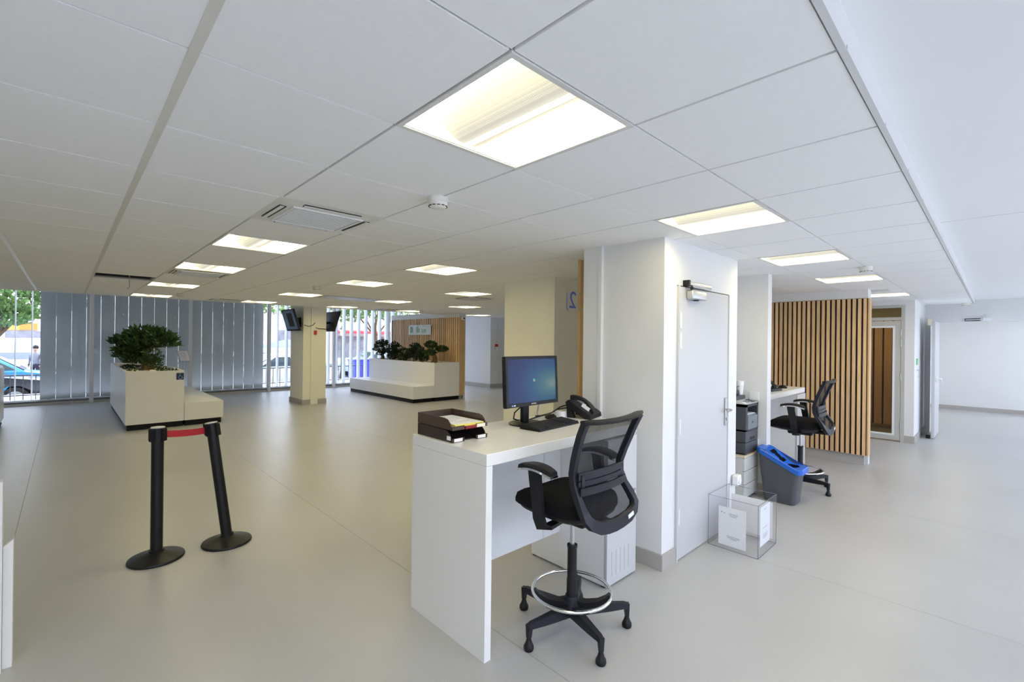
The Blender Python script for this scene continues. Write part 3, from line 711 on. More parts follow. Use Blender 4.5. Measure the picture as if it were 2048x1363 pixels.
ZP = 1.03-.045
# the big, wide one. screen-right is (+X,-Y)
e1, e2 = (.72, -.69), (.69, .72)
def o3(a, d, z): return (e1[0]*a+e2[0]*d, e1[1]*a+e2[1]*d, z)
bonsai('large_bonsai', 'large spreading dark green bonsai on the tall white planter', (1.16, 11.75, ZP),
       [((0, 0, 0), .09), (o3(.02, 0, .12), .075), (o3(-.05, 0, .28), .055), (o3(.02, 0, .45), .045), (o3(.08, .02, .6), .03)],
       [(o3(-.02, 0, .72), (.27, .27, .10)), (o3(-.30, .05, .60), (.26, .24, .10)), (o3(-.52, 0, .53), (.15, .15, .06)), (o3(.28, 0, .62), (.26, .26, .10)), (o3(.46, -.03, .50), (.17, .17, .07)),
        (o3(0, -.1, .52), (.30, .26, .10)), (o3(-.16, -.12, .40), (.27, .24, .10)), (o3(-.20, -.15, .29), (.22, .2, .08)), (o3(-.1, -.05, .19), (.24, .2, .09)), (o3(.1, .1, .70), (.2, .2, .09))], 'leaf_mid', .115, 1.0, 3, needle=.15)
bonsai('small_bonsai', 'small bushy bonsai at the foot of the large bonsai', (1.20, 11.2, ZP),
       [((0, 0, 0), .05), ((.01, 0, .12), .035), ((0, 0, .25), .02)],
       [(o3(0, 0, .34), (.14, .14, .08)), (o3(.07, 0, .24), (.12, .12, .07)), (o3(-.05, 0, .20), (.14, .12, .08)), (o3(.05, 0, .12), (.13, .13, .07))], 'leaf_mid', .05, 1.5, 5, needle=.2)
gc = MB(); rg = random.Random(8)
for k in range(26):
    c = (rg.uniform(.84, 1.5), rg.uniform(10.6, 13.4), ZP+.012); leaves(gc, rg, c, (.09, .10, .012), 26, .05, needle=.3)
gc.build('ground_cover', 'leaf_dark', p1)['kind'] = 'stuff'
for pl_, x0_, x1_, n_ in ((p2, 7.22, 7.92, 160), (p1, .83, 1.52, 100)):
    pp = MB()
    for k in range(n_):
        r_ = rg.uniform(.018, .04); pp.sphere((rg.uniform(x0_, x1_), rg.uniform(10.52, 14.05), ZP+.015), (r_, r_*rg.uniform(.7, 1.2), r_*.75), 6, 4)
    pp.build('pebbles', 'pebble', pl_)['kind'] = 'stuff'
G = 'bonsai trees in the far planter'
bonsai('bonsai', 'bonsai with open crown at the window end of the far planter', (7.45, 13.85, ZP), [((0, 0, 0), .09), ((.02, -.02, .1), .05), ((-.02, .03, .25), .045), ((.03, -.03, .4), .035), ((0, 0, .52), .02)],
       [((0, 0, .56), (.19, .19, 0.087)), (o3(-.1, 0, .47), (.16, .14, 0.087)), (o3(.08, 0, .45), (.16, .14, 0.087)), (o3(-.2, 0, .33), (.11, .1, 0.072)), (o3(.2, 0, .29), (.16, .13, 0.087)), (o3(0, 0, .28), (.13, .12, 0.087)), (o3(-.06, 0, .2), (.12, .1, 0.072))], 'leaf_dark', .05, 1.5, 11, group=G, needle=.34)
bonsai('bonsai', 'dense second bonsai in the row on the far planter', (7.48, 13.1, ZP), [((0, 0, 0), .07), ((.02, 0, .2), .05), ((0, 0, .45), .025)],
       [((0, 0, .48), (.13, .13, 0.102)), (o3(.06, 0, .37), (.19, .18, 0.116)), (o3(-.09, 0, .30), (.19, .18, 0.116)), (o3(.05, 0, .2), (.2, .18, 0.116)), (o3(-.07, 0, .13), (.16, .15, 0.116))], 'leaf_dark', .05, 1.5, 12, group=G, needle=.34, rocks=3)
bonsai('bonsai', 'lowest bonsai in the middle of the far planter', (7.48, 12.45, ZP), [((0, 0, 0), .05), ((0, 0, .2), .025)],
       [((0, 0, .27), (.12, .12, 0.116)), (o3(.08, 0, .18), (.15, .14, 0.102)), (o3(-.06, 0, .11), (.17, .16, 0.102))], 'leaf_dark', .05, 1.4, 13, group=G, needle=.34, rocks=3)
bonsai('bonsai', 'broad pine bonsai, fourth in the row on the far planter', (7.5, 11.98, ZP), [((0, 0, 0), .07), ((.01, 0, .2), .05), ((0, 0, .45), .025)],
       [((0, 0, .47), (.13, .13, 0.087)), (o3(.06, 0, .38), (.20, .18, 0.102)), (o3(-.07, 0, .29), (.19, .17, 0.102)), (o3(.05, 0, .2), (.2, .18, 0.102))], 'leaf_dark', .05, 1.6, 14, group=G, needle=.34)
bonsai('bonsai', 'small drooping bonsai beside the pebbles of the far planter', (7.42, 11.55, ZP), [((0, 0, 0), .05), ((0, 0, .15), .03), (o3(.04, 0, .25), .02)],
       [(o3(.02, 0, .29), (.13, .13, 0.087)), (o3(.09, 0, .20), (.15, .13, 0.087)), (o3(-.06, 0, .15), (.15, .13, 0.087)), (o3(.12, 0, .11), (.12, .11, 0.072))], 'leaf_dark', .045, 1.5, 15, group=G, needle=.34, rocks=2)
bonsai('bonsai', 'bonsai with three clipped round pads at the near end of the planter', (7.5, 10.98, ZP), [((0, 0, 0), .10), (o3(.03, 0, .12), .07), (o3(.0, 0, .28), .04), (o3(-.05, 0, .45), .02)],
       [(o3(-.09, 0, .52), (.16, .16, 0.102)), (o3(.22, 0, .40), (.17, .16, 0.087)), (o3(-.10, -.05, .30), (.15, .14, 0.094))], 'leaf_mid', .05, 4.5, 16, group=G, needle=.2)

# sign stand behind the bench
ss = thing('information_stand', 'slim floor stand with a tilted white notice by the windows', 'sign stand', (2.2, 14.5, 0))
MB().lathe([(.001, 0), (.13, 0), (.13, .01), (.02, .022), (.001, .022)], 24, (2.2, 14.5, 0)).build('base', 'steel', ss, True)
MB().cyl((2.2, 14.5, .02), (2.2, 14.5, 1.12), .016).build('post', 'steel', ss, True)
m_ = Matrix.Translation((2.2, 14.47, 1.16)) @ Matrix.Rotation(math.radians(12), 4, 'Z') @ Matrix.Rotation(math.radians(-38), 4, 'X')
fr = B(-.12, .12, -.006, .006, -.17, .17).xf(m_).build('frame', 'steel', ss)
B(-.108, .108, -.009, -.006, -.158, .158).xf(m_).build('notice', 'paper', ss)
tl = MB()
for k, w_ in enumerate((.05, .08, .07, .06, .03)): tl.box(-w_, w_, -.0105, -.009, .09-k*.04, .095-k*.04)
tl.xf(m_).build('notice_text', 'print_grey', ss)

# ================================================================== SCREENS ON THE PILLAR
def tv(label, xc, side, yc=12.2, zc=2.095):
    t = thing('wall_screen', label, 'screen', (xc, yc, zc), 'screens on the pillar')
    m = Matrix.Translation((xc, yc, zc)) @ Matrix.Rotation(side*math.radians(17), 4, 'Y')
    # local +x*side points to the viewer of the screen
    a, b = (0, .045) if side < 0 else (-.045, 0)
    RB(a, b, -.425, .425, -.275, .275, r=.008).xf(m).build('housing', 'charcoal_plastic', t, True)
    x = -.002 if side < 0 else .002
    B(min(x, 0), max(x, 0), -.40, .40, -.23, .25).xf(m).build('display', 'tv_screen', t)
    x0, x1 = (-.004, -.002) if side < 0 else (.002, .004)
    B(x0, x1, -.25, .12, -.16, .18).xf(m).build('picture', 'slot_dark', t)
    px = 4.27 if side < 0 else 4.84
    br = MB().box(min(px, px+side*.03), max(px, px+side*.03), yc-.10, yc+.10, zc-.16, zc+.08)
    br.tube([(px, yc, zc-.05), (xc-side*.04, yc, zc-.02)], .03, 8); br.build('bracket', 'black_plastic', t)
    MB().sphere((px+side*.02, yc-.12, zc-.17), .014, 8, 6).build('cable_plug', 'cup_white', t)
    return t
tv('tilted flat screen on the left side of the pillar by the windows', 4.03, -1)
tv('dark flat screen seen edge-on at the right side of the pillar', 5.08, 1)
w1 = MB().tube([(4.25, 12.05, 2.02), (4.30, 11.94, 1.98), (4.40, 11.935, 1.95), (4.50, 11.92, 1.99), (4.55, 11.92, 2.05)], .008, 6)
tag(w1.build('screen_cable', 'black_plastic', None, True), 'black cable looping from the left screen across the pillar', 'cable')
w2 = MB().tube([(4.56, 11.92, 1.93), (4.62, 11.91, 1.90), (4.72, 11.935, 1.90), (4.86, 11.94, 1.89), (4.95, 12.0, 1.90)], .008, 6)
tag(w2.build('screen_cable', 'black_plastic', None, True), 'black cable running from the pillar to the right screen', 'cable')
tag(RB(4.52, 4.59, 11.90, 11.925, 1.745, 1.855, r=.004).build('alarm_button', 'red'), 'small red alarm call point on the pillar with the screens', 'alarm')
fa = thing('fire_alarm_sign', 'small red and white sign on the far white pillar', 'sign', (10.96, 12.19, 1.3))
B(10.88, 11.02, 12.178, 12.188, 1.44, 1.53).build('red_plate', 'red', fa); B(10.88, 11.02, 12.178, 12.188, 1.30, 1.43).build('white_plate', 'paper', fa)
tag(B(11.5, 11.85, 12.475, 12.485, 1.62, 1.95).build('poster', 'yellow_paper'), 'yellow poster in the far doorway', 'poster')

# ================================================================== DESKS
ZT = 1.061
def make_desk(label):
    t = thing('counter_desk', label, 'desk', (2.26, 2.14, 0))
    RB(1.55, 2.975, 1.79, 2.49, ZT-.062, ZT, r=.003).build('desktop', 'laminate_white', t)
    B(1.55, 1.592, 1.792, 2.488, 0, ZT-.0625).build('side_panel', 'laminate_white', t)
    B(2.955, 2.975, 1.80, 2.485, 0, ZT-.0625).build('side_panel', 'laminate_white', t)
    B(1.5925, 2.6, 2.185, 2.205, .265, ZT-.063).build('modesty_panel', 'laminate_neutral', t)
    B(2.42, 2.423, 2.1835, 2.185, .265, ZT-.063).build('panel_joint', 'grey_frame', t)
    return t
DK = make_desk('white counter desk in front with monitor and letter trays')
d_2 = dup(DK, (2.26+4.25, 2.14, 0), 0, 'white counter desk behind the partition, beside the slatted oak wall')
DK['group'] = d_2['group'] = 'white counter desks'
def make_ped(label):
    t = thing('desk_cabinet', label, 'cabinet', (2.78, 2.1, 0))
    B(2.602, 2.952, 1.80, 2.47, .012, .985).build('body', 'laminate_white', t)
    dr = RB(2.600, 2.956, 1.776, 1.798, .012, .985, r=.003).build('door', 'door_white', t)
    for k in range(5):
        B(2.655+k*.0505, 2.660+k*.0505, 1.7745, 1.777, .07, .235).build('vent_slot', 'grey_frame', dr)
    MB().cyl((2.93, 1.776, .60), (2.93, 1.768, .60), .009, n=10).build('lock', 'steel', dr, True)
    B(2.61, 2.64, 1.80, 1.83, 0, .012).box(2.92, 2.95, 1.80, 1.83, 0, .012).box(2.61, 2.64, 2.43, 2.46, 0, .012).box(2.92, 2.95, 2.43, 2.46, 0, .012).build('glide', 'black_plastic', t)
    return t
PD = make_ped('white cabinet with five vent slots under the front desk')
dup(PD, (2.78+4.25, 2.1, 0), 0, 'white cabinet under the second desk beside the oak slats', 'cabinets under the desks'); PD['group'] = 'cabinets under the desks'

# monitor --------------------------------------------------------------------
mo = thing('computer_monitor', 'black computer monitor with a blue screen on the front desk', 'monitor', (2.325, 2.26, ZT))
MB().lathe([(.001, 0), (.125, 0), (.127, .006), (.118, .013), (.03, .018), (.001, .018)], 32, (2.335, 2.275, ZT)).build('base', 'black_plastic', mo, True)
RB(2.292, 2.352, 2.265, 2.30, ZT+.016, ZT+.33, r=.008).build('neck', 'black_plastic', mo, True)
mm = Matrix.Translation((2.30, 2.20, 1.372)) @ Matrix.Rotation(math.radians(2), 4, 'Z') @ Matrix.Rotation(math.radians(-3), 4, 'X')
RB(-.265, .265, -.012, .018, -.168, .168, r=.008).xf(mm).build('housing', 'black_plastic', mo, True)
RB(-.17, .17, .018, .06, -.11, .11, r=.008).xf(mm).build('rear_cover', 'black_plastic', mo, True)
be = MB().box(-.263, .263, -.018, -.011, .148, .166).box(-.263, .263, -.018, -.011, -.166, -.142).box(-.263, -.245, -.018, -.011, -.142, .148).box(.245, .263, -.018, -.011, -.142, .148)
be.xf(mm).build('bezel', 'black_plastic', mo)
scn = B(-.245, .245, -.0135, -.012, -.142, .148).xf(mm).build('display', 'desktop_screen', mo)
for dx, dz, c in ((-.004, .004, 'sign_lightblue'), (.006, .004, 'sign_green'), (-.004, -.006, 'sign_lightblue'), (.006, -.006, 'amber_sign')):
    B(.012+dx-.004, .012+dx+.004, -.0142, -.0135, .005+dz-.004, .005+dz+.004).xf(mm).build('screen_mark', c, scn)
B(.222, .236, -.0142, -.0135, -.13, -.122).xf(mm).build('screen_icon', 'iron', scn)
text_mesh('brand_lettering', 'SAMSUNG', .011, 'paper', mm @ Matrix.Translation((.0, -.0185, -.154)) @ Matrix.Rotation(PI/2, 4, 'X'), mo, .0003)
B(-.215, -.20, -.0186, -.018, -.158, -.150).xf(mm).build('energy_sticker', 'sign_lightblue', mo)
B(-.195, -.18, -.0186, -.018, -.158, -.150).xf(mm).build('energy_sticker', 'paper', mo)
# keyboard -------------------------------------------------------------------
kb = thing('computer_keyboard', 'black computer keyboard lying on the front desk', 'keyboard', (0, 0, 0))
MB().prism([(-.083, 0), (.083, 0), (.083, .026), (.070, .027), (-.083, .012)], 'x', -.225, .225).build('case', 'black_plastic', kb)
kk = None
for r_ in range(6):
    ny = -.068+r_*.0255
    for c_ in range(22):
        if r_ == 0 and 4 <= c_ <= 9: continue
        xx = -.210+c_*.020+(.006 if c_ > 14 else 0)-(.006 if c_ < 15 else 0)
        zz = .012+(ny+.083)/.153*.0148
        if kk is None: kk = B(xx-.0085, xx+.0085, ny-.010, ny+.010, zz, zz+.006).build('key', 'charcoal_plastic', kb)
        else: inst(kk, (xx, ny, zz), kb)
B(-.132, -.014, -.078, -.058, .0125, .019).build('space_bar', 'charcoal_plastic', kb)
kb.location = (2.405, 2.115, ZT); kb.rotation_euler = (0, 0, math.radians(5))
ms = thing('computer_mouse', 'black computer mouse behind the keyboard', 'mouse', (2.63, 2.31, ZT))
mp2 = MB()
mp2.loft([[(2.63+s_*.031*math.cos(a), 2.31+s_*.055*math.sin(a), ZT+z) for a in [2*PI*k/20 for k in range(20)]] for s_, z in ((.9, 0), (1, .008), (.97, .02), (.8, .030), (.5, .036), (.1, .038))])
mp2.build('body', 'black_plastic', ms, True)
MB().cyl((2.625, 2.285, ZT+.034), (2.635, 2.285, ZT+.034), .008, n=10).build('scroll_wheel', 'charcoal_plastic', ms, True)
# phone ----------------------------------------------------------------------
def make_phone(label):
    t = thing('desk_phone', label, 'telephone', (0, 0, 0))
    bd = MB().prism([(-.11, .0), (-.105, .03), (.075, .135), (.095, .12), (.09, .09), (-.06, .0)], 'x', -.115, .125); bd.build('body', 'black_plastic', t)
    MB().prism([(.03, 0), (.085, 0), (.095, .10), (.06, .08)], 'x', -.10, -.06).build('stand', 'black_plastic', t)
    MB().prism([(.03, 0), (.085, 0), (.095, .10), (.06, .08)], 'x', .06, .10).build('stand', 'black_plastic', t)
    ang = math.atan2(.105, .18); m = Matrix.Translation((0, -.105, .03)) @ Matrix.Rotation(ang, 4, 'X')
    k0 = None
    for r_ in range(4):
        for c_ in range(3):
            B(.005+c_*.022, .020+c_*.022, .02+r_*.020, .033+r_*.020, .0, .006).xf(m).build('key', 'grey_frame', t)
    for r_ in range(6):
        B(.085, .110, .02+r_*.024, .034+r_*.024, .0, .005).xf(m).build('function_key', 'charcoal_plastic', t)
    B(.0, .075, .125, .180, .0, .005).xf(m).build('display', 'printer_mid', t)
    B(.0, .05, .108, .120, .0, .004).xf(m).build('name_strip', 'paper', t)
    hs = MB(); P = []
    for k in range(9):
        a = k/8; P.append((-.068, -.005+.215*a, .022+.038*math.sin(PI*a)))
    hs.sweep(P, [(-.028, -.014), (.028, -.014), (.028, .008), (.018, .016), (-.018, .016), (-.028, .008)], up=(0, 0, 1), scale=[1.0, 1.1, .95, .8, .75, .8, .95, 1.1, 1.0])
    h = hs.xf(m).build('handset', 'black_plastic', t, True)
    B(-.098, -.0965, .03, .10, -.005, .022).xf(m @ Matrix.Translation((0, 0, .02))).build('label_strip', 'paper', h)
    return t
ph = make_phone('black office phone on the right end of the front desk'); ph.location = (2.90, 2.22, ZT); ph.rotation_euler = (0, 0, math.radians(16)); ph['group'] = 'office phones'
ph2 = dup(ph, (6.33, 1.97, ZT), math.radians(-10), 'black office phone on the second desk by the partition', 'office phones')
m2 = copy_tree(ms); m2.location = (2.63+4.25-.05, 1.95, ZT); m2['label'] = 'black mouse on the second desk in front of the oak slats'; m2['group'] = ms['group'] = 'computer mice'
pc = MB().tube([(2.87, 2.32, ZT+.09), (2.80, 2.36, ZT+.07), (2.70, 2.36, ZT+.035), (2.55, 2.38, ZT+.012), (2.42, 2.35, ZT+.008), (2.36, 2.36, ZT+.008), (2.29, 2.36, ZT+.03), (2.27, 2.33, ZT+.08), (2.30, 2.30, ZT+.12)], .005, 7)
tag(pc.build('phone_cable', 'black_plastic', None, True), 'black cable running from the phone behind the monitor', 'cable')
pc = MB().tube([(2.87, 2.34, ZT+.06), (2.80, 2.38, ZT+.05), (2.72, 2.38, ZT+.03), (2.68, 2.42, ZT+.012), (2.60, 2.44, ZT+.008)], .005, 7)
tag(pc.build('power_cable', 'black_plastic', None, True), 'shorter black cable behind the white tape roll', 'cable')
pc = MB().tube([(2.46, 2.275, 1.21), (2.465, 2.285, 1.16), (2.50, 2.33, 1.115), (2.58, 2.39, 1.085), (2.66, 2.42, 1.075)], [.006, .006, .004, .003, .003], 7)
tag(pc.build('screen_lead', 'grey_frame', None, True), 'thin grey lead hanging from the monitor', 'cable')
tr_ = MB().lathe([(.022, 0), (.048, 0), (.048, .045), (.022, .045)], 24, (2.77, 2.33, ZT)); 
rt = thing('tape_roll', 'white tape roll on the desk behind the mouse', 'tape roll', (2.77, 2.33, ZT)); tr_.build('roll', 'cup_white', rt, True)
MB().lathe([(.018, .002), (.0225, .002), (.0225, .046), (.018, .046)], 20, (2.77, 2.33, ZT)).build('core', 'paper_cream', rt, True)
# letter trays ------------------------------------------------------------------
def tray(name, label, z, m, lab_m):
    t = thing(name, label, 'letter tray', (1.70, 2.30, z), 'stacked letter trays')
    x0, x1, y0, y1 = 1.577, 1.835, 2.12, 2.475; th = .004
    B(x0, x1, y0+.02, y1, z+.001, z+.006).box(x0, x0+.085, y0, y0+.02, z+.001, z+.006).box(x1-.085, x1, y0, y0+.02, z+.001, z+.006).build('tray_floor', m, t)
    side = [(y0, z+.001), (y1, z+.001), (y1, z+.066), (y0+.075, z+.066), (y0+.045, z+.060), (y0+.022, z+.040), (y0+.012, z+.022), (y0, z+.018)]
    MB().prism(side, 'x', x0, x0+th).build('side_wall', m, t); MB().prism(side, 'x', x1-th, x1).build('side_wall', m, t)
    B(x0, x1, y1-th, y1, z+.001, z+.066).build('back_wall', m, t)
    for a, b in ((x0, x0+.085), (x1-.085, x1)):
        B(a, b, y0-.003, y0+.001, z+.001, z+.024).build('front_lip', m, t)
        B(a+.012, b-.014, y0-.0045, y0-.003, z+.004, z+.022).build('label_card', lab_m, t)
    return t
t1 = tray('letter_tray', 'black lower letter tray with white labels on the desk corner', ZT, 'dark_brown_plastic', 'paper')
B(1.5755, 1.577, 2.135, 2.17, ZT+.012, ZT+.035).build('bar_code', 'paper', t1)
t2_ = tray('letter_tray', 'dark brown upper letter tray holding a yellow-edged sheet', ZT+.068, 'brown_plastic', 'brown_plastic')
B(1.752, 1.815, 2.114, 2.1165, ZT+.068+.003, ZT+.068+.022).build('label_card', 'paper_cream', t2_)
pg = thing('paper_stack', 'printed sheet with yellow edge lying in the upper tray', 'paper', (1.71, 2.29, ZT+.068+.007))
B(1.600, 1.812, 2.125, 2.44, ZT+.0752, ZT+.098).build('sheets', 'yellow_paper', pg)
B(1.606, 1.806, 2.131, 2.434, ZT+.098, ZT+.099).build('top_sheet', 'paper', pg)
tx = MB()
for k, (a, b) in enumerate(((1.65, 1.72), (1.62, 1.78), (1.63, 1.77), (1.62, 1.70), (1.66, 1.76))): tx.box(a, b, 2.38-k*.045, 2.386-k*.045, ZT+.099, ZT+.0995)
tx.build('text_lines', 'print_grey', pg)
tag(RB(1.665, 1.745, 2.108, 2.125, ZT+.070, ZT+.086, r=.002).build('red_folder', 'folder_red'), 'dark red folder edge sticking out of the upper tray', 'folder')

# ================================================================== DRAFTING CHAIRS
def make_chair(label):
    t = thing('drafting_chair', label, 'chair', (0, 0, 0))
    # five-star base with glides
    MB().lathe([(.001, .085), (.045, .085), (.055, .10), (.052, .14), (.036, .19), (.001, .19)], 24).build('hub', 'charcoal_plastic', t, True)
    for k in range(5):
        a = math.radians(30.5+72*k); c, s = math.cos(a), math.sin(a)
        def Q(r, z): return (c*r, s*r, z)
        lg = MB().sweep([Q(.03, .115), Q(.12, .118), Q(.22, .122), Q(.305, .128), Q(.328, .124)], [(-.024, -.026), (.024, -.026), (.017, .022), (-.017, .022)], up=(0, 0, 1), scale=[(1.3, 1.25), (1.15, 1.05), (.95, .85), (.8, .62), (.7, .5)])
        lg.sweep([Q(.318, .135), Q(.320, .10), Q(.322, .065)], [(-.016, -.014), (.016, -.014), (.016, .014), (-.016, .014)], up=(s, -c, 0), scale=[1, .85, .7])
        lo_ = lg.build('leg', 'charcoal_plastic', t, True)
        MB().lathe([(.001, 0), (.024, 0), (.028, .010), (.027, .024), (.018, .040), (.012, .062), (.011, .08), (.001, .08)], 18, Q(.322, 0)).build('foot', 'black_plastic', lo_, True)
    MB().lathe([(.001, .12), (.030, .12), (.030, .28), (.027, .29), (.027, .462), (.030, .465), (.030, .478), (.001, .478)], 24).build('column_cover', 'black_plastic', t, True)
    MB().cyl((0, 0, .47), (0, 0, .66), .0145, n=18).build('gas_lift', 'steel', t, True)
    ring = MB().tube([(.225*math.cos(2*PI*k/56), .225*math.sin(2*PI*k/56), .215) for k in range(56)], .0095, 12, closed=True)
    fr_ = ring.build('foot_ring', 'chrome', t, True)
    for d in (140, 35, -60):
        a = math.radians(d); c, s = math.cos(a), math.sin(a)
        MB().sweep([(c*.02, s*.02, .155), (c*.08, s*.08, .150), (c*.15, s*.15, .168), (c*.20, s*.20, .200), (c*.216, s*.216, .222)], [(-.024, -.014), (.024, -.014), (.024, .014), (-.024, .014)], up=(0, 0, 1), scale=[1.2, 1.1, 1, .9, .7]).build('ring_spoke', 'black_plastic', fr_, True)
    # seat: cushion with waterfall front on a plastic shell
    def outline(w, y0, y1, n=36, p=3.2):
        P = []
        for k in range(n):
            a = 2*PI*k/n; cx, sy = math.cos(a), math.sin(a)
            P.append((w*math.copysign(abs(cx)**(2/p), cx), (y0+y1)/2+(y1-y0)/2*math.copysign(abs(sy)**(2/p), sy)))
        return P
    R = []
    for w, y0, y1, z in ((.20, -.19, .275, .700), (.235, -.21, .305, .706), (.247, -.22, .322, .725), (.247, -.22, .322, .748), (.238, -.212, .312, .768), (.21, -.19, .275, .779), (.10, -.1, .12, .783)):
        R.append([(x, y, z-(.05*max(0, (y-.18)/.14)**2 if y > .18 else 0)+(.012*(abs(x)/.25)**2 if z > .75 else 0)) for x, y in outline(w, y0, y1)])
    MB().loft(R).build('seat', 'black_fabric', t, True)
    R = [[(x, y, z-(.035*max(0, (y-.18)/.14)**2 if y > .18 else 0)) for x, y in outline(w, y0, y1)] for w, y0, y1, z in ((.13, -.12, .13, .655), (.19, -.18, .22, .668), (.228, -.205, .285, .690), (.232, -.21, .298, .706))]
    MB().loft(R).build('seat_shell', 'black_plastic', t, True)
    RB(-.075, .075, -.13, .12, .615, .665, r=.02).build('tilt_mechanism', 'black_plastic', t, True)
    MB().tube([(.07, .03, .64), (.20, .03, .635), (.23, .03, .64)], .006, 8).build('height_lever', 'black_plastic', t, True)
    # arms
    for s in (-1, 1):
        P = [(s*.10, -.01, .650), (s*.22, -.01, .640), (s*.268, -.005, .655), (s*.284, .0, .70), (s*.286, .012, .80), (s*.284, .03, .90), (s*.284, .035, .957)]
        arm = MB().sweep(P, [(-.030, -.012), (.030, -.012), (.030, .012), (-.030, .012)], up=(s*1.0, 0, .6), scale=[.7, .85, 1.05, 1.1, 1.1, 1.15, 1.25]).build('armrest', 'black_plastic', t, True)
        pad = MB(); pr = []; NP = 13
        def arc(k): a = k/(NP-1); y = -.10+.235*a; return y, .976-.022*(2*a-1.0)**2
        top = MB(); RR = []
        for k in range(NP):
            y, z = arc(k); w = .040*(1-.28*abs(2*k/(NP-1)-1)**4); RR.append([(s*.284+x*w, y, z+h) for x, h in ((-1, -.010), (-1, .002), (-.8, .011), (0, .014), (.8, .011), (1, .002), (1, -.010))])
        top.loft(RR); top.build('arm_pad', 'black_plastic', arm, True)
        tr = MB(); RR = []
        for k in range(NP):
            y, z = arc(k); w = .0385*(1-.28*abs(2*k/(NP-1)-1)**4)+.002; y = y-.003 if k == 0 else (y+.003 if k == NP-1 else y); RR.append([(s*.284+x*w, y, z+h) for x, h in ((-1, -.022), (-1, -.0105), (1, -.0105), (1, -.022))])
        tr.loft(RR); tr.build('chrome_trim', 'chrome', arm, True)
        MB().cyl((s*.255, -.005, .70), (s*.272, -.005, .70), .014, n=12).build('bolt_cap', 'steel', arm, True)
    # backrest
    ZS = [1.235, 1.17, 1.10, 1.03, .96, .90, .84, .79, .745, .715, .69, .678]
    HW = [.252, .247, .239, .228, .216, .211, .214, .222, .219, .190, .135, .065]
    YS = [-.274, -.243, -.216, -.190, -.170, -.174, -.200, -.235, -.265, -.280, -.285, -.284]
    path = [(-w, y, z) for w, y, z in zip(HW, YS, ZS)]+[(0, -.283, .674)]+[(w, y, z) for w, y, z in reversed(list(zip(HW, YS, ZS)))]
    n = len(path); sc = [1.0]*n
    for i_ in range(n): sc[i_] = (.85 if path[i_][2] > .8 else 1.0+.55*(.8-path[i_][2])/.12, 1)
    MB().sweep(path, [(-.020, -.016), (.020, -.016), (.024, .0), (.020, .016), (-.020, .016)], up=(0, 1, 0), scale=sc).build('back_frame', 'charcoal_plastic', t, True)
    ms_ = MB(); NX = 10; rows = []
    for w, y, z in zip(HW, YS, ZS): rows.append([(w*(2*k/NX-1), y+.010-.018*(1-(2*k/NX-1)**2), z) for k in range(NX+1)])
    for a in range(len(rows)-1):
        for k in range(NX): ms_.add([rows[a][k], rows[a][k+1], rows[a+1][k+1], rows[a+1][k]], [(0, 1, 2, 3)])
    ms_.build('back_mesh', 'chair_mesh', t, True)
    hr = []
    for k in range(17): a = 2*k/16-1; hr.append((.270*a, -.302+.030*abs(a)**2.2, 1.234+.010*a*a))
    MB().sweep(hr, [(-.030, -.010), (-.010, -.016), (.016, -.014), (.022, 0), (.012, .014), (-.026, .006)], up=(0, 0, 1), scale=[.72]+[1]*15+[.72]).build('top_rail', 'black_plastic', t, True)
    lb = MB()
    for z, hh in ((.945, .020), (.905, .014), (.868, .020)):
        P = []
        for k in range(11):
            a = 2*k/10-1; P.append((.205*a, -.196-.022*(1-a*a)-(.0 if z > .9 else .015), z))
        lb.sweep(P, [(-.006, -hh), (.006, -hh), (.006, hh), (-.006, hh)], up=(0, 0, 1))
    lb.box(-.19, -.165, -.21, -.20, .86, .95).box(.165, .19, -.21, -.20, .86, .95); lb.build('lumbar_support', 'charcoal_plastic', t, True)
    MB().sweep([(0, -.10, .645), (0, -.20, .64), (0, -.28, .66), (0, -.31, .70)], [(-.045, -.012), (.045, -.012), (.045, .012), (-.045, .012)], up=(1, 0, 0)).build('back_bracket', 'black_plastic', t, True) if False else \
        RB(-.06, .06, -.295, -.11, .645, .675, r=.01).build('back_bracket', 'black_plastic', t, True)
    mk = Matrix.Translation((.125, -.3045, .700)) @ Matrix.Rotation(math.radians(-14), 4, 'Y')
    B(-.026, .026, -.002, .0015, -.011, .011).xf(mk).build('maker_tag', 'paper', t)
    return t
CH = make_chair('black mesh drafting chair with chrome foot ring at the front desk'); CH['group'] = 'black drafting chairs'
CH.location = (2.112, 1.68, 0); CH.rotation_euler = (0, 0, math.radians(0))
ch2 = dup(CH, (6.10, 1.55, 0), math.radians(2), 'black mesh drafting chair seen from the side at the second desk', 'black drafting chairs')

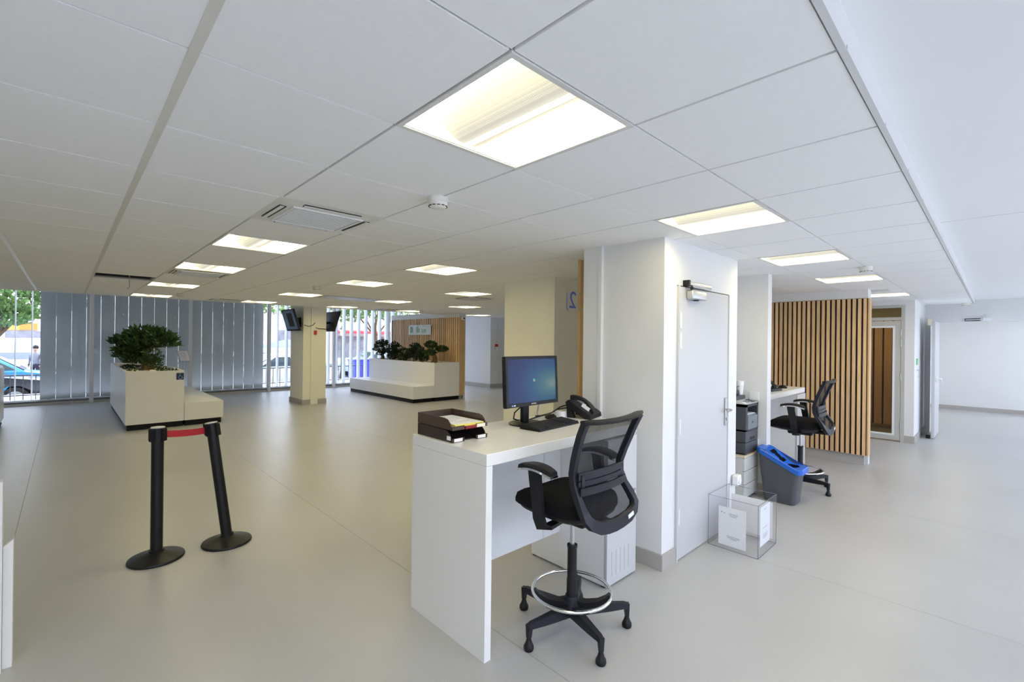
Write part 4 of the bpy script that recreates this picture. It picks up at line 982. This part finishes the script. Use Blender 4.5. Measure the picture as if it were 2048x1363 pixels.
# ================================================================== QUEUE POSTS
def stanchion(label, base, top, belt_to=None):
    t = thing('queue_post', label, 'queue post', (base[0], base[1], 0), 'queue barrier posts')
    MB().lathe([(.001, 0), (.172, 0), (.176, .008), (.172, .018), (.12, .034), (.06, .050), (.043, .062), (.001, .062)], 40, (base[0], base[1], 0)).build('base', 'black_plastic', t, True)
    a = Vector((base[0], base[1], .05)); b = Vector(top)
    u = (b-a).normalized()
    MB().tube([a, b-u*.09], .0385, 24).build('post', 'black_plastic', t, True)
    MB().tube([a+u*.0, a+u*.02], .048, 20).build('collar', 'black_plastic', t, True)
    hd = MB().tube([b-u*.105, b-u*.006], .046, 24).build('belt_head', 'black_plastic', t, True)
    MB().tube([b-u*.006, b], .044, 24).build('cap', 'cassette_grille', hd, True)
    for k in range(4):
        an = k*PI/2+.75; c = Vector((math.cos(an), math.sin(an), 0))
        p = b-u*.056+c*.046; q = Vector((-c.y, c.x, 0))
        bx_ = MB(); bx_.add([p+q*sx*.020+u*sz*.045+c*sc_ for sc_ in (-.006, .010) for sz in (-1, 1) for sx in (-1, 1)], [(0, 1, 3, 2), (4, 6, 7, 5), (0, 2, 6, 4), (1, 5, 7, 3), (0, 4, 5, 1), (2, 3, 7, 6)])
        bx_.build('belt_slot', 'black_plastic', hd)
    return t, b
s1, bt1 = stanchion('upright black queue post holding the red belt', (.50, 4.30), (.50, 4.30, .975))
s2, bt2 = stanchion('leaning black queue post at the right end of the red belt', (.95, 4.27), (.845, 4.34, .965))
pa = bt1+Vector((.05, -.02, -.055)); pb_ = bt2+Vector((-.045, -.015, -.058)); P = [pa.lerp(pb_, k/6)+Vector((0, 0, -.006*math.sin(PI*k/6))) for k in range(7)]
MB().sweep(P, [(-.0012, -.025), (.0012, -.025), (.0012, .025), (-.0012, .025)], up=(0, 0, 1)).build('belt', 'red_belt', s1)

# ================================================================== PRINTER CORNER
du = thing('drawer_unit', 'grey drawer unit with wood top under the printer', 'drawer unit', (5.30, 2.05, 0))
B(5.09, 5.48, 1.82, 2.42, .03, .455).build('body', 'cabinet_grey', du)
B(5.075, 5.485, 1.795, 2.43, .455, .475).build('top_board', 'beech_top', du)
for k in range(3): 
    d = RB(5.094, 5.476, 1.80, 1.82, .035+k*.140, .168+k*.140, r=.003).build('drawer', 'cabinet_grey', du)
MB().box(5.10, 5.14, 1.83, 1.87, 0, .03).box(5.43, 5.47, 1.83, 1.87, 0, .03).box(5.10, 5.14, 2.37, 2.41, 0, .03).box(5.43, 5.47, 2.37, 2.41, 0, .03).build('castor', 'black_plastic', du)
MB().cyl((5.44, 1.795, .43), (5.44, 1.80, .43), .008, n=8).build('lock', 'steel', du)
pr = thing('laser_printer', 'tall dark grey laser printer with paper trays in the niche', 'printer', (5.30, 2.0, .475))
px0, px1, py0, py1, pz = 5.115, 5.475, 1.80, 2.20, .476
MB().box(px0+.03, px0+.09, py0+.02, py1-.02, pz, pz+.02).box(px1-.09, px1-.03, py0+.02, py1-.02, pz, pz+.02).build('foot', 'black_plastic', pr)
tr1 = RB(px0, px1, py0, py1, pz+.015, pz+.125, r=.008).build('lower_tray', 'printer_grey', pr)
B(px0+.13, px1-.10, py0-.002, py0+.002, pz+.02, pz+.045).build('grip', 'slot_dark', tr1)
tr2 = RB(px0, px1, py0, py1, pz+.128, pz+.245, r=.008).build('paper_tray', 'printer_grey', pr)
B(px0+.13, px1-.10, py0-.002, py0+.002, pz+.145, pz+.175).build('grip', 'slot_dark', tr2)
MB().box(px0, px0+.05, py0, py1, pz+.248, pz+.53).box(px1-.03, px1, py0, py1, pz+.248, pz+.53).box(px0, px1, py0+.10, py1, pz+.248, pz+.53).box(px0, px1, py0, py1, pz+.248, pz+.262).box(px0, px1, py0, py1, pz+.50, pz+.53).build('body', 'printer_grey', pr)
fd = RB(px0+.052, px1-.032, py0-.006, py0+.02, pz+.262, pz+.40, r=.004).build('front_door', 'printer_mid', pr)
B(px0+.16, px0+.20, py0-.008, py0-.006, pz+.325, pz+.34).build('badge', 'printer_grey', fd)
B(px0+.055, px1-.035, py0+.01, py0+.09, pz+.40, pz+.415).build('output_shelf', 'printer_mid', pr)
B(px0+.09, px1-.06, py0+.015, py0+.10, pz+.416, pz+.421).build('paper_sheet', 'paper', pr)
cp = MB().prism([(py0-.004, pz+.53), (py0+.11, pz+.56), (py0+.11, pz+.53)], 'x', px0, px1).build('control_panel', 'cassette_grille', pr)
m_ = Matrix.Translation((px0, py0, pz+.532)) @ Matrix.Rotation(math.atan2(.03, .114), 4, 'X')
B(.02, .08, .02, .05, 0, .004).xf(m_).build('button_block', 'paper', cp)
B(.10, .20, .03, .075, 0, .003).xf(m_).build('panel_display', 'printer_mid', cp)
for r_ in range(3):
    for c_ in range(4): B(.22+c_*.03, .24+c_*.03, .02+r_*.028, .036+r_*.028, 0, .004).xf(m_).build('button', 'iron', cp)
RB(px0, px1-.06, py0+.11, py1, pz+.53, pz+.60, r=.01).build('scanner', 'printer_grey', pr)
RB(px0-.01, px1-.10, py0+.16, py1, pz+.602, pz+.65, r=.01).build('feeder', 'printer_grey', pr)
MB().prism([(py0+.15, pz+.70), (py0+.36, pz+.655), (py0+.36, pz+.65), (py0+.15, pz+.692)], 'x', px0+.02, px1-.14).build('feeder_tray', 'printer_grey', pr)
cs = thing('paper_cup', 'stack of white paper cups on top of the printer', 'cups', (5.415, 1.97, pz+.60))
MB().lathe([(.001, 0), (.028, 0), (.037, .10), (.039, .102), (.0385, .106), (.040, .150), (.042, .152), (.040, .154), (.036, .15), (.027, .03), (.001, .03)], 24, (5.415, 1.97, pz+.60)).build('cup', 'cup_white', cs, True)
sw = thing('wall_socket', 'double white wall socket plate above the printer', 'wall socket', (5.495, 1.85, 1.02))
RB(5.489, 5.50, 1.80, 1.90, 1.02, 1.115, r=.003).build('plate', 'outlet', sw)
B(5.486, 5.489, 1.812, 1.848, 1.038, 1.098).build('socket_insert', 'cup_white', sw); B(5.486, 5.489, 1.852, 1.888, 1.038, 1.098).build('socket_insert', 'cup_white', sw)
w3 = thing('wall_outlet', 'small white outlet low on the partition end behind the printer', 'wall socket', (5.495, 1.83, .50)); RB(5.489, 5.50, 1.80, 1.86, .50, .60, r=.003).build('plate', 'outlet', w3); B(5.486, 5.489, 1.81, 1.85, .52, .58).build('socket_insert', 'cup_white', w3)
w4 = thing('junction_box', 'white socket box at the corner of the service door wall', 'wall socket', (4.40, 1.63, .33))
RB(4.36, 4.455, 1.60, 1.645, .36, .45, r=.006).build('box', 'outlet', w4); MB().cyl((4.408, 1.60, .405), (4.408, 1.592, .405), .028, n=18).build('socket', 'cup_white', w4, True)

# ================================================================== RECYCLING BIN
bn = thing('recycling_bin', 'slim dark grey recycling bin with a bright blue lid', 'waste bin', (5.44, 1.55, 0))
def rr(cx, cy, w, d, r, n=4):
    P = []
    for sx, sy, a0 in ((1, 1, 0), (-1, 1, PI/2), (-1, -1, PI), (1, -1, 1.5*PI)):
        for k in range(n+1): a = a0+PI/2*k/n; P.append((cx+sx*(w/2-r)+r*math.cos(a), cy+sy*(d/2-r)+r*math.sin(a)))
    return P
BX, BY = 5.445, 1.55
def lidz(y):          # wave of the lid from the wall side down to the room side
    a = min(1, max(0, (BY+.22-y)/.44)); q = min(1, max(0, (a-.12)/.62)); return .53-.155*(3*q*q-2*q**3)+.012*math.exp(-((a-.0)/.10)**2)
R = [[(x, y, z) for x, y in rr(BX, BY, w, d, .045)] for w, d, z in ((.22, .28, 0), (.235, .30, .01), (.245, .325, .15), (.255, .36, .30))]
R.append([(x, y, lidz(y)-.01) for x, y in rr(BX, BY, .268, .40, .045)])
MB().loft(R, cap=False).box(BX-.105, BX+.105, BY-.135, BY+.135, .004, .02).build('bucket', 'bin_grey', bn, True)
R = [[(x, y, lidz(y)-.05) for x, y in rr(BX, BY, .285, .435, .05, 5)], [(x, y, lidz(y)-.004) for x, y in rr(BX, BY, .285, .435, .05, 5)], [(x, y, lidz(y)+.006) for x, y in rr(BX, BY, .268, .418, .045, 5)]]
lid = MB(); n = len(R[0])
lid.loft(R, cap=False)
# top skin as strips following the wave, leaving the two openings
ys = [BY-.206+k*.412/36 for k in range(37)]
def hw(y): e = abs(y-BY); return .130 if e < .165 else .130-(e-.165)**2*14
def hole(y):
    d = y-BY
    if -.02 < d < .10: return (.07, .045, .045, .07)[int((d+.02)/.0301)]
    if -.155 < d < -.06: return .075*math.sqrt(max(.05, 1-((d+.1075)/.0475)**2))
    return 0
for a, b in zip(ys, ys[1:]):
    h = hole((a+b)/2); za, zb = lidz(a)+.006, lidz(b)+.006
    for s in (-1, 1):
        lid.add([(BX+s*h, a, za), (BX+s*hw(a), a, za), (BX+s*hw(b), b, zb), (BX+s*h, b, zb)], [(0, 1, 2, 3)])
lo2 = lid.build('lid', 'bin_blue', bn, False)
# ================================================================== CLEAR ACRYLIC BOX
ub = thing('acrylic_box', 'open clear acrylic box with notices standing by the service door', 'acrylic box', (4.02, 1.43, 0))
ux0, ux1, uy0, uy1, uh = 3.815, 4.235, 1.245, 1.625, .405; th = .005
for a in ((ux0, ux0+th, uy0, uy1), (ux1-th, ux1, uy0, uy1), (ux0+th, ux1-th, uy0, uy0+th), (ux0+th, ux1-th, uy1-th, uy1)): B(*a, .002, uh).build('side_wall', 'acrylic', ub)
B(ux0, ux1, uy0, uy1, .001, .006).build('bottom', 'acrylic', ub)
eg = MB()
for x, y in ((ux0, uy0), (ux0, uy1), (ux1, uy0), (ux1, uy1)): eg.box(x-.0016, x+.0016, y-.0016, y+.0016, .002, uh)
for z in (.002, uh):
    eg.box(ux0, ux1, uy0-.0015, uy0+.0015, z-.001, z+.0016).box(ux0, ux1, uy1-.0015, uy1+.0015, z-.001, z+.0016).box(ux0-.0015, ux0+.0015, uy0, uy1, z-.001, z+.0016).box(ux1-.0015, ux1+.0015, uy0, uy1, z-.001, z+.0016)
eg.build('edge', 'acrylic_edge', ub)
n1 = thing('notice_sheet', 'white notice on the front pane of the acrylic box', 'notice', (3.823, 1.45, .05), 'notices in the acrylic box')
B(3.8215, 3.8225, 1.335, 1.545, .03, .335).build('sheet', 'paper', n1)
tx = MB()
for k, (w_, z) in enumerate(((.07, .285), (.06, .275), (.05, .265), (.10, .105), (.09, .095), (.05, .085))): tx.box(3.8208, 3.8215, 1.43-w_/2, 1.43+w_/2, z, z+.004)
tx.box(3.8208, 3.8215, 1.495, 1.505, .28, .29).box(3.8208, 3.8215, 1.515, 1.525, .285, .295); tx.build('text_lines', 'print_grey', n1)
n2 = thing('notice_sheet', 'white notice on the right pane of the acrylic box', 'notice', (4.0, 1.252, .05), 'notices in the acrylic box')
B(3.88, 4.10, 1.2515, 1.2525, .07, .375).build('sheet', 'paper', n2)
tx = MB()
for k, (w_, z) in enumerate(((.06, .34), (.10, .20), (.12, .15), (.10, .14), (.11, .13), (.08, .12))): tx.box(3.99-w_/2, 3.99+w_/2, 1.2508, 1.2515, z, z+.004)
tx.build('text_lines', 'print_grey', n2)
tag(B(4.228, 4.2295, 1.27, 1.60, .03, .33).build('notice_sheet', 'paper'), 'large white sheet against the back pane of the acrylic box', 'notice', 'notices in the acrylic box')

# ================================================================== NUMBER SIGN
tag(B(3.365, 3.425, 2.615, 2.645, 0, 2.385).build('oak_post', 'oak_plain'), 'tall narrow oak board behind the white wall block', 'oak board')
ns = thing('number_sign', 'clear glass plate with the blue number 2, seen from behind', 'sign', (3.27, 2.63, 1.91))
RB(3.178, 3.375, 2.625, 2.631, 1.905, 2.108, r=.002).build('plate', 'acrylic', ns)
for z in (1.935, 2.08): MB().cyl((3.352, 2.61, z), (3.352, 2.645, z), .009, n=12).build('fixing', 'steel', ns, True)
text_mesh('numeral', '2', .215, 'print_blue', Matrix.Translation((3.266, 2.6235, 2.005)) @ Matrix.Rotation(PI/2, 4, 'X') @ Matrix.Diagonal((-1, 1, 1, 1)), ns, .001)
MB().tube([(3.182, 2.622, 2.075), (3.182, 2.622, 1.95), (3.188, 2.622, 1.925), (3.205, 2.622, 1.912)], [.003, .004, .004, .002], 6).build('border_line', 'print_blue', ns)

# ================================================================== FURNITURE CUT BY THE LEFT EDGE
lu = thing('display_stand', 'white stepped stand cut off by the left edge of the picture', 'stand', (-.4, 3.8, 0))
B(-.9, -.213, 3.33, 3.40, 0, .93).build('tall_block', 'laminate_white', lu)
MB().prism([(-.212, 0), (-.178, 0), (-.178, .63), (-.212, .60)], 'y', 3.37, 3.44).build('low_block', 'laminate_white', lu)
lc = thing('reception_counter', 'white counter with dark band far left at the windows', 'counter', (-1.3, 12.2, 0))
RB(-2.4, -.80, 11.6, 12.6, .08, 1.10, r=.06, n=5).build('body', 'laminate_white', lc, True)
RB(-2.38, -.82, 11.62, 12.58, 0, .08, r=.05, n=5).build('plinth', 'plinth_black', lc, True)
B(-2.4, -.795, 11.59, 12.61, .70, .74).build('band', 'white_metal', lc)

# ================================================================== THE STREET
g0 = struct('pavement', B(-40, 60, 16.0, 19.3, -.7, -.04), 'pavement', 'pale pavement outside the glass front', 'pavement')
struct('street', B(-60, 90, 19.3, 90, -.7, -.5), 'asphalt', 'grey street beyond the pavement', 'street')
struct('courtyard', B(-60, 90, -60, -1.6, -.3, -.02), 'courtyard_stone', 'pale ground outside the side windows', 'ground')  # unseen ground added so that daylight bounces up to the ceiling
struct('wall_added_storeys', B(-30, 50, -1.6, 15.95, 3.2, 17), 'stonewall', 'upper storeys of the building above the hall')  # added out of view to block part of the sky over the street
struct('wall_courtyard', B(-40, 60, -14, -11, -.1, 3.2), 'courtyard_wall_paint', 'unseen low building added to cut daylight low at the side windows')  # added out of view to dim horizon light on the service door
def rail(x0, x1, y, label):
    t = thing('street_railing', label, 'railing', ((x0+x1)/2, y, -.04), 'street railings')
    MB().tube([(x0, y, .60), (x1, y, .60)], .018, 8).build('top_rail', 'iron', t, True); MB().tube([(x0, y, .08), (x1, y, .08)], .015, 8).build('bottom_rail', 'iron', t, True)
    n = max(2, int((x1-x0)/.22)); s = None
    for k in range(n+1):
        x = x0+(x1-x0)*k/n
        if s is None: s = MB().tube([(x, y, -.04), (x, y, .60)], .011, 6).build('baluster', 'iron', t)
        else: inst(s, (x, y, -.04), t)
rail(-2.4, .6, 17.6, 'dark iron railing on the pavement at the far left'); rail(4.6, 6.4, 17.6, 'dark iron railing left of the screen pillar'); rail(6.9, 8.6, 17.6, 'dark iron railing right of the screen pillar')
def car(label, m, loc, rz, L=4.1, H=1.48, Wd=1.72):
    t = thing('parked_car', label, 'car', (0, 0, 0), 'cars parked in the street')
    k = L/4.1; h = H/1.48
    prof = [(-2.05, .35), (-2.03, .62), (-1.95, .80), (-1.0, .93), (1.35, .96), (1.98, .88), (2.05, .6), (2.02, .33), (1.72, .30), (1.68, .52), (1.45, .66), (1.15, .66), (.92, .52), (.88, .28), (-.88, .28), (-.92, .52), (-1.15, .66), (-1.45, .66), (-1.68, .52), (-1.72, .30)]
    P = [(x*k, z*h) for x, z in prof]
    def sec(y, s): return [(x*s, y, z) for x, z in P]
    MB().loft([sec(-Wd/2, .97), sec(-Wd/2+.08, 1), sec(Wd/2-.08, 1), sec(Wd/2, .97)]).build('body', m, t, True)
    cab0 = [(-1.05, .92), (1.45, .95), (1.15, 1.42), (.7, 1.48), (-.15, 1.48), (-.35, 1.42)]
    R = []
    for y, s, dz in ((-Wd/2+.05, 1, 0), (-Wd/2+.2, 1, 0), (Wd/2-.2, 1, 0), (Wd/2-.05, 1, 0)):
        e = .16 if abs(abs(y)-(Wd/2-.05)) < .01 else 0
        R.append([(x*k*(1-.04*(z > 1)*(e > 0)), y*(1-.16*(z > 1)*(e > 0)), (z-.06*(z > 1.3)*(e > 0))*h) for x, z in cab0])
    MB().loft(R).build('cabin', m, t, True)
    for s in (-1, 1):
        yb, yt = s*(Wd/2-.045), s*(Wd/2*.84-.0)
        for (xa, xb, xc, xd) in ((-.82, .28, .25, -.28), (.36, 1.22, .98, .33)):
            b = MB(); b.add([(xa*k, yb, 1.0*h), (xb*k, yb, 1.0*h), (xc*k, yt, 1.36*h), (xd*k, yt, 1.36*h), (xa*k, yb*.97, 1.0*h), (xb*k, yb*.97, 1.0*h), (xc*k, yt*.97, 1.36*h), (xd*k, yt*.97, 1.36*h)], [(0, 1, 2, 3), (4, 7, 6, 5), (0, 4, 5, 1), (1, 5, 6, 2), (2, 6, 7, 3), (3, 7, 4, 0)])
            b.build('side_window', 'car_glass', t)
    for x0, z0, x1, z1, nm in ((-1.0, .99, -.38, 1.41, 'windscreen'), (1.42, 1.0, 1.17, 1.40, 'rear_window')):
        d = -.02 if x0 < 0 else .02
        b = MB(); b.add([(x0*k+d, -Wd*.40, z0*h), (x0*k+d, Wd*.40, z0*h), (x1*k+d, Wd*.35, z1*h), (x1*k+d, -Wd*.35, z1*h), (x0*k, -Wd*.40, z0*h-.02), (x0*k, Wd*.40, z0*h-.02), (x1*k, Wd*.35, z1*h-.02), (x1*k, -Wd*.35, z1*h-.02)], [(0, 1, 2, 3), (4, 7, 6, 5), (0, 4, 5, 1), (1, 5, 6, 2), (2, 6, 7, 3), (3, 7, 4, 0)])
        b.build(nm, 'car_glass', t)
    for x in (-1.3, 1.3):
        for s in (-1, 1):
            w = MB().cyl((x*k, s*(Wd/2-.2), .31), (x*k, s*(Wd/2-.0), .31), .31, n=20).build('wheel', 'tyre', t, True)
            MB().cyl((x*k, s*(Wd/2-.01), .31), (x*k, s*(Wd/2+.012), .31), .20, n=16).build('hubcap', 'alu', w, True)
    for s in (-1, 1): B(-2.06*k, -1.9*k, s*.62-.15, s*.62+.15, .62*h, .76*h).build('headlight', 'cup_white', t)
    t.location = loc; t.rotation_euler = (0, 0, rz); return t
ZS_ = -.5
car('black car behind the railing at the far left', 'car_black', (-2.35, 20.7, ZS_), PI)
car('bright light blue car in the street at the far left', 'car_cyan', (-2.0, 23.4, ZS_), PI)
car('dark blue car farthest behind at the far left', 'car_blue', (-3.2, 27.4, ZS_), PI*.03)
car('white car facing sideways beside the first grey blade', 'car_white', (4.1, 23.6, ZS_), PI*.0, 4.5, 1.6)
car('white car parked behind the railing left of the screen pillar', 'car_white', (6.4, 21.0, ZS_), PI*.03, 4.4, 1.5)
car('silver car in the street left of the screen pillar', 'car_silver', (8.6, 25.8, ZS_), PI*.98)
car('silver blue car beyond the blue crates', 'car_silver', (13.4, 25.9, ZS_), PI*.02)
car('white car right of the blue crates', 'car_white', (13.9, 21.2, ZS_), PI*.02, 4.6, 1.6)
vn = thing('delivery_van', 'white delivery van behind the cars at the far left', 'van', (-1.6, 33.0, ZS_))
RB(-6.0, 1.2, 32.0, 34.0, -.15, 1.52, r=.2).build('body', 'car_white', vn, True); B(-6.0, 1.2, 31.96, 32.0, .55, .85).build('stripe', 'car_silver', vn)
for x in (-4.8, 0): MB().cyl((x, 31.98, -.14), (x, 32.3, -.14), .36, n=18).build('wheel', 'tyre', vn, True)
# blue crates and parasol
cr_ = thing('blue_container', 'bright blue street container seen between the open blades', 'container', (9.3, 19.0, -.04))
RB(8.75, 9.85, 18.6, 19.25, -.02, .74, r=.03).build('box', 'crate_blue', cr_)
for x in (8.9, 9.15, 9.45, 9.7): B(x, x+.03, 18.58, 18.6, .0, .7).build('rib', 'crate_blue', cr_)
RB(8.72, 9.88, 18.57, 19.28, .74, .80, r=.02).build('lid', 'crate_blue', cr_)
pa_ = thing('parasol', 'blue cafe parasol across the street behind the screen pillar', 'parasol', (9.2, 28.2, ZS_))
MB().lathe([(1.5, 1.15), (1.45, 1.2), (.8, 1.42), (.05, 1.6), (.001, 1.6)], 8, (9.2, 28.2, 0)).build('canopy', 'parasol_blue', pa_); MB().cyl((9.2, 28.2, ZS_), (9.2, 28.2, 1.6), .03).build('pole', 'cup_white', pa_)
# street lamp
lm = thing('street_lamp', 'slender old street lamp between the open blades', 'street lamp', (10.56, 24.0, ZS_))
MB().lathe([(.001, 0), (.12, 0), (.10, .3), (.05, .5), (.04, 2.3), (.03, 2.32), (.001, 2.32)], 12, (10.56, 24, ZS_)).build('post', 'iron', lm, True)
MB().lathe([(.06, 2.15), (.13, 2.45), (.001, 2.46)], 6, (10.56, 24, ZS_+.18)).build('lantern', 'cup_white', lm)
MB().lathe([(.17, 2.47), (.15, 2.5), (.05, 2.58), (.02, 2.68), (.001, 2.69)], 12, (10.56, 24, ZS_+.18)).build('cap', 'iron', lm, True)
# buildings across the street
def building(label, x0, x1, y, h, m, wx, wz, ww, wh, name='street_building'):
    t = thing(name, label, 'building', ((x0+x1)/2, y, ZS_))
    B(x0, x1, y, y+8, ZS_, h).build('wall', m, t)
    B(x0-.1, x1+.1, y-.15, y, 3.55, 3.75).build('cornice', 'facade_white', t)
    s = None
    for z in wz:
        x = x0+1.0
        while x < x1-ww:
            w = B(x, x+ww, y-.04, y, z, z+wh).build('window', 'facade_white', t); B(x+.12, x+ww-.12, y-.06, y-.04, z+.12, z+wh-.12).build('pane', 'shop_dark', w); x += wx
    return t
bA = building('white shop building with an orange fascia at the far left', -16, 3.2, 38, 9, 'facade_white', 3.2, (4.4, 7.0), 1.3, 1.6)
B(-12, -1.85, 37.9, 38, 1.95, 2.37).build('fascia', 'amber_sign', bA)
B(-1.85, -1.15, 37.88, 38, 1.97, 2.35).build('fascia_panel', 'orange_sign', bA)
for x in (-11, -8, -5, -2.4): B(x, x+2.2, 37.92, 38, .0, 1.9).build('shop_window', 'shop_dark', bA)
bB = building('pale stone building with courses of blocks behind the screen pillar', 3.4, 15.5, 37, 4.2, 'stonewall', 3.4, (1.2,), 1.3, 1.2)
for k in range(8): B(3.4, 15.5, 36.97, 37, .3+k*.45, .34+k*.45).build('stone_course', 'facade_white', bB)
B(3.4, 15.5, 36.9, 37.2, 4.2, 4.6).build('parapet', 'facade_white', bB)
bC = building('white corner building with red cafe awnings', 15.7, 44, 38.5, 10, 'facade_white', 2.6, (4.6, 7.2), 1.2, 1.7)
for x in (16.2, 19.6, 23.0, 26.4):
    MB().prism([(38.5, 2.42), (37.5, 2.30), (37.5, 2.14), (38.5, 2.14)], 'x', x, x+3.1).build('awning', 'awning_red', bC)
    B(x+.2, x+2.9, 38.44, 38.5, .1, 1.9).build('shop_window', 'shop_dark', bC)
# street trees
def tree(label, base, hgt, crown, dens, size, seed, tr=.22):
    rg = random.Random(seed); t = thing('street_tree', label, 'tree', base, 'street trees')
    b = Vector(base); tb = MB().tube([b, b+Vector((.05, 0, hgt*.4)), b+Vector((.0, .1, hgt*.7)), b+Vector((.2, 0, hgt))], [tr*1.2, tr, tr*.8, tr*.3], 10)
    f = MB()
    for c, r_ in crown:
        cc = b+Vector(c); tb.tube([b+Vector((0, 0, hgt*.55)), (b+Vector((0, 0, hgt*.75))+cc)/2, cc], [tr*.5, tr*.35, tr*.1], 6)
        leaves(f, rg, cc, r_, dens, size, needle=.35)
    tb.build('trunk', 'bark', t, True); q = f.build('foliage', 'leaf_bright', t); q['kind'] = 'stuff'
tree('leafy street tree with dark trunk at the far left', (-2.0, 25.6, ZS_), 3.4, [((.9, 0, 3.4), (1.3, 1.2, .7)), ((-.9, 0, 3.2), (1.3, 1.2, .8)), ((0, .5, 4.2), (1.8, 1.4, .9)), ((1.9, .2, 3.9), (1.2, 1.2, .8)), ((.3, -.4, 2.9), (.9, .8, .5))], 900, .17, 31, .2)
tree('leafy street tree between the open blades near the slat wall', (15.6, 30.0, ZS_), 4.2, [((0, 0, 4.3), (2.2, 1.6, .8)), ((-2.2, 0, 3.9), (1.6, 1.3, .7)), ((2.0, 0, 3.9), (1.6, 1.3, .7)), ((-1.6, 0, 4.2), (1.4, 1.2, .6))], 700, .2, 32, .13)
tree('leafy street tree above the stone building', (7.5, 33.0, ZS_), 4.4, [((0, 0, 4.6), (2.4, 1.6, .9)), ((-2.2, 0, 4.4), (1.6, 1.3, .7)), ((2.2, 0, 4.4), (1.6, 1.3, .7))], 700, .2, 33, .12)
# passer-by across the street: one continuous body grown from a skeleton, hair as its own part
def passer_by(loc, rz):
    t = thing('person', 'person with dark hair and grey top standing among the parked cars', 'person', (0, 0, 0))
    J = [((0, 0, .92), .13), ((0, 0, 1.08), .125), ((0, .005, 1.28), .145), ((0, 0, 1.40), .07), ((0, .01, 1.47), .055), ((0, .02, 1.55), .085), ((0, .02, 1.63), .085)]
    for sx in (-1, 1):
        J += [((sx*.17, 0, 1.35), .06), ((sx*.21, -.01, 1.10), .045), ((sx*.20, .06, .88), .034), ((sx*.20, .08, .80), .036)]
        J += [((sx*.09, 0, .86), .095), ((sx*.10, .01, .48), .06), ((sx*.10, -.01, .09), .042), ((sx*.105, .10, .04), .04)]
    E_ = [(0, 1), (1, 2), (2, 3), (3, 4), (4, 5), (5, 6)]
    for b in (7, 15): E_ += [(2, b), (b, b+1), (b+1, b+2), (b+2, b+3), (0, b+4), (b+4, b+5), (b+5, b+6), (b+6, b+7)]
    me = bpy.data.meshes.new('body'); me.from_pydata([p for p, r in J], E_, [])
    o = bpy.data.objects.new('body', me); C.objects.link(o)
    md = o.modifiers.new('skin', 'SKIN'); o.modifiers.new('sub', 'SUBSURF').levels = 2
    for v, (p, r) in zip(me.skin_vertices[0].data, J): v.radius = (r, r*.85)
    me.skin_vertices[0].data[0].use_root = True
    dg = bpy.context.evaluated_depsgraph_get(); nm = bpy.data.meshes.new_from_object(o.evaluated_get(dg))
    bpy.data.objects.remove(o)
    for m in ('cloth_grey', 'trousers', 'skin'): nm.materials.append(M[m])
    for f in nm.polygons:
        z = f.center.z; ax = abs(f.center.x)
        f.material_index = 2 if z > 1.41 or (z < .87 and ax > .165) else (1 if z < .93 else 0); f.use_smooth = True
    b_ = bpy.data.objects.new('body', nm); C.objects.link(b_); b_.parent = t
    MB().sphere((0, -.005, 1.645), (.098, .105, .098), 12, 8).build('hair', 'hair_dark', t, True)
    t.location = loc; t.rotation_euler = (0, 0, rz)
passer_by((-.92, 28.6, ZS_), math.radians(150))
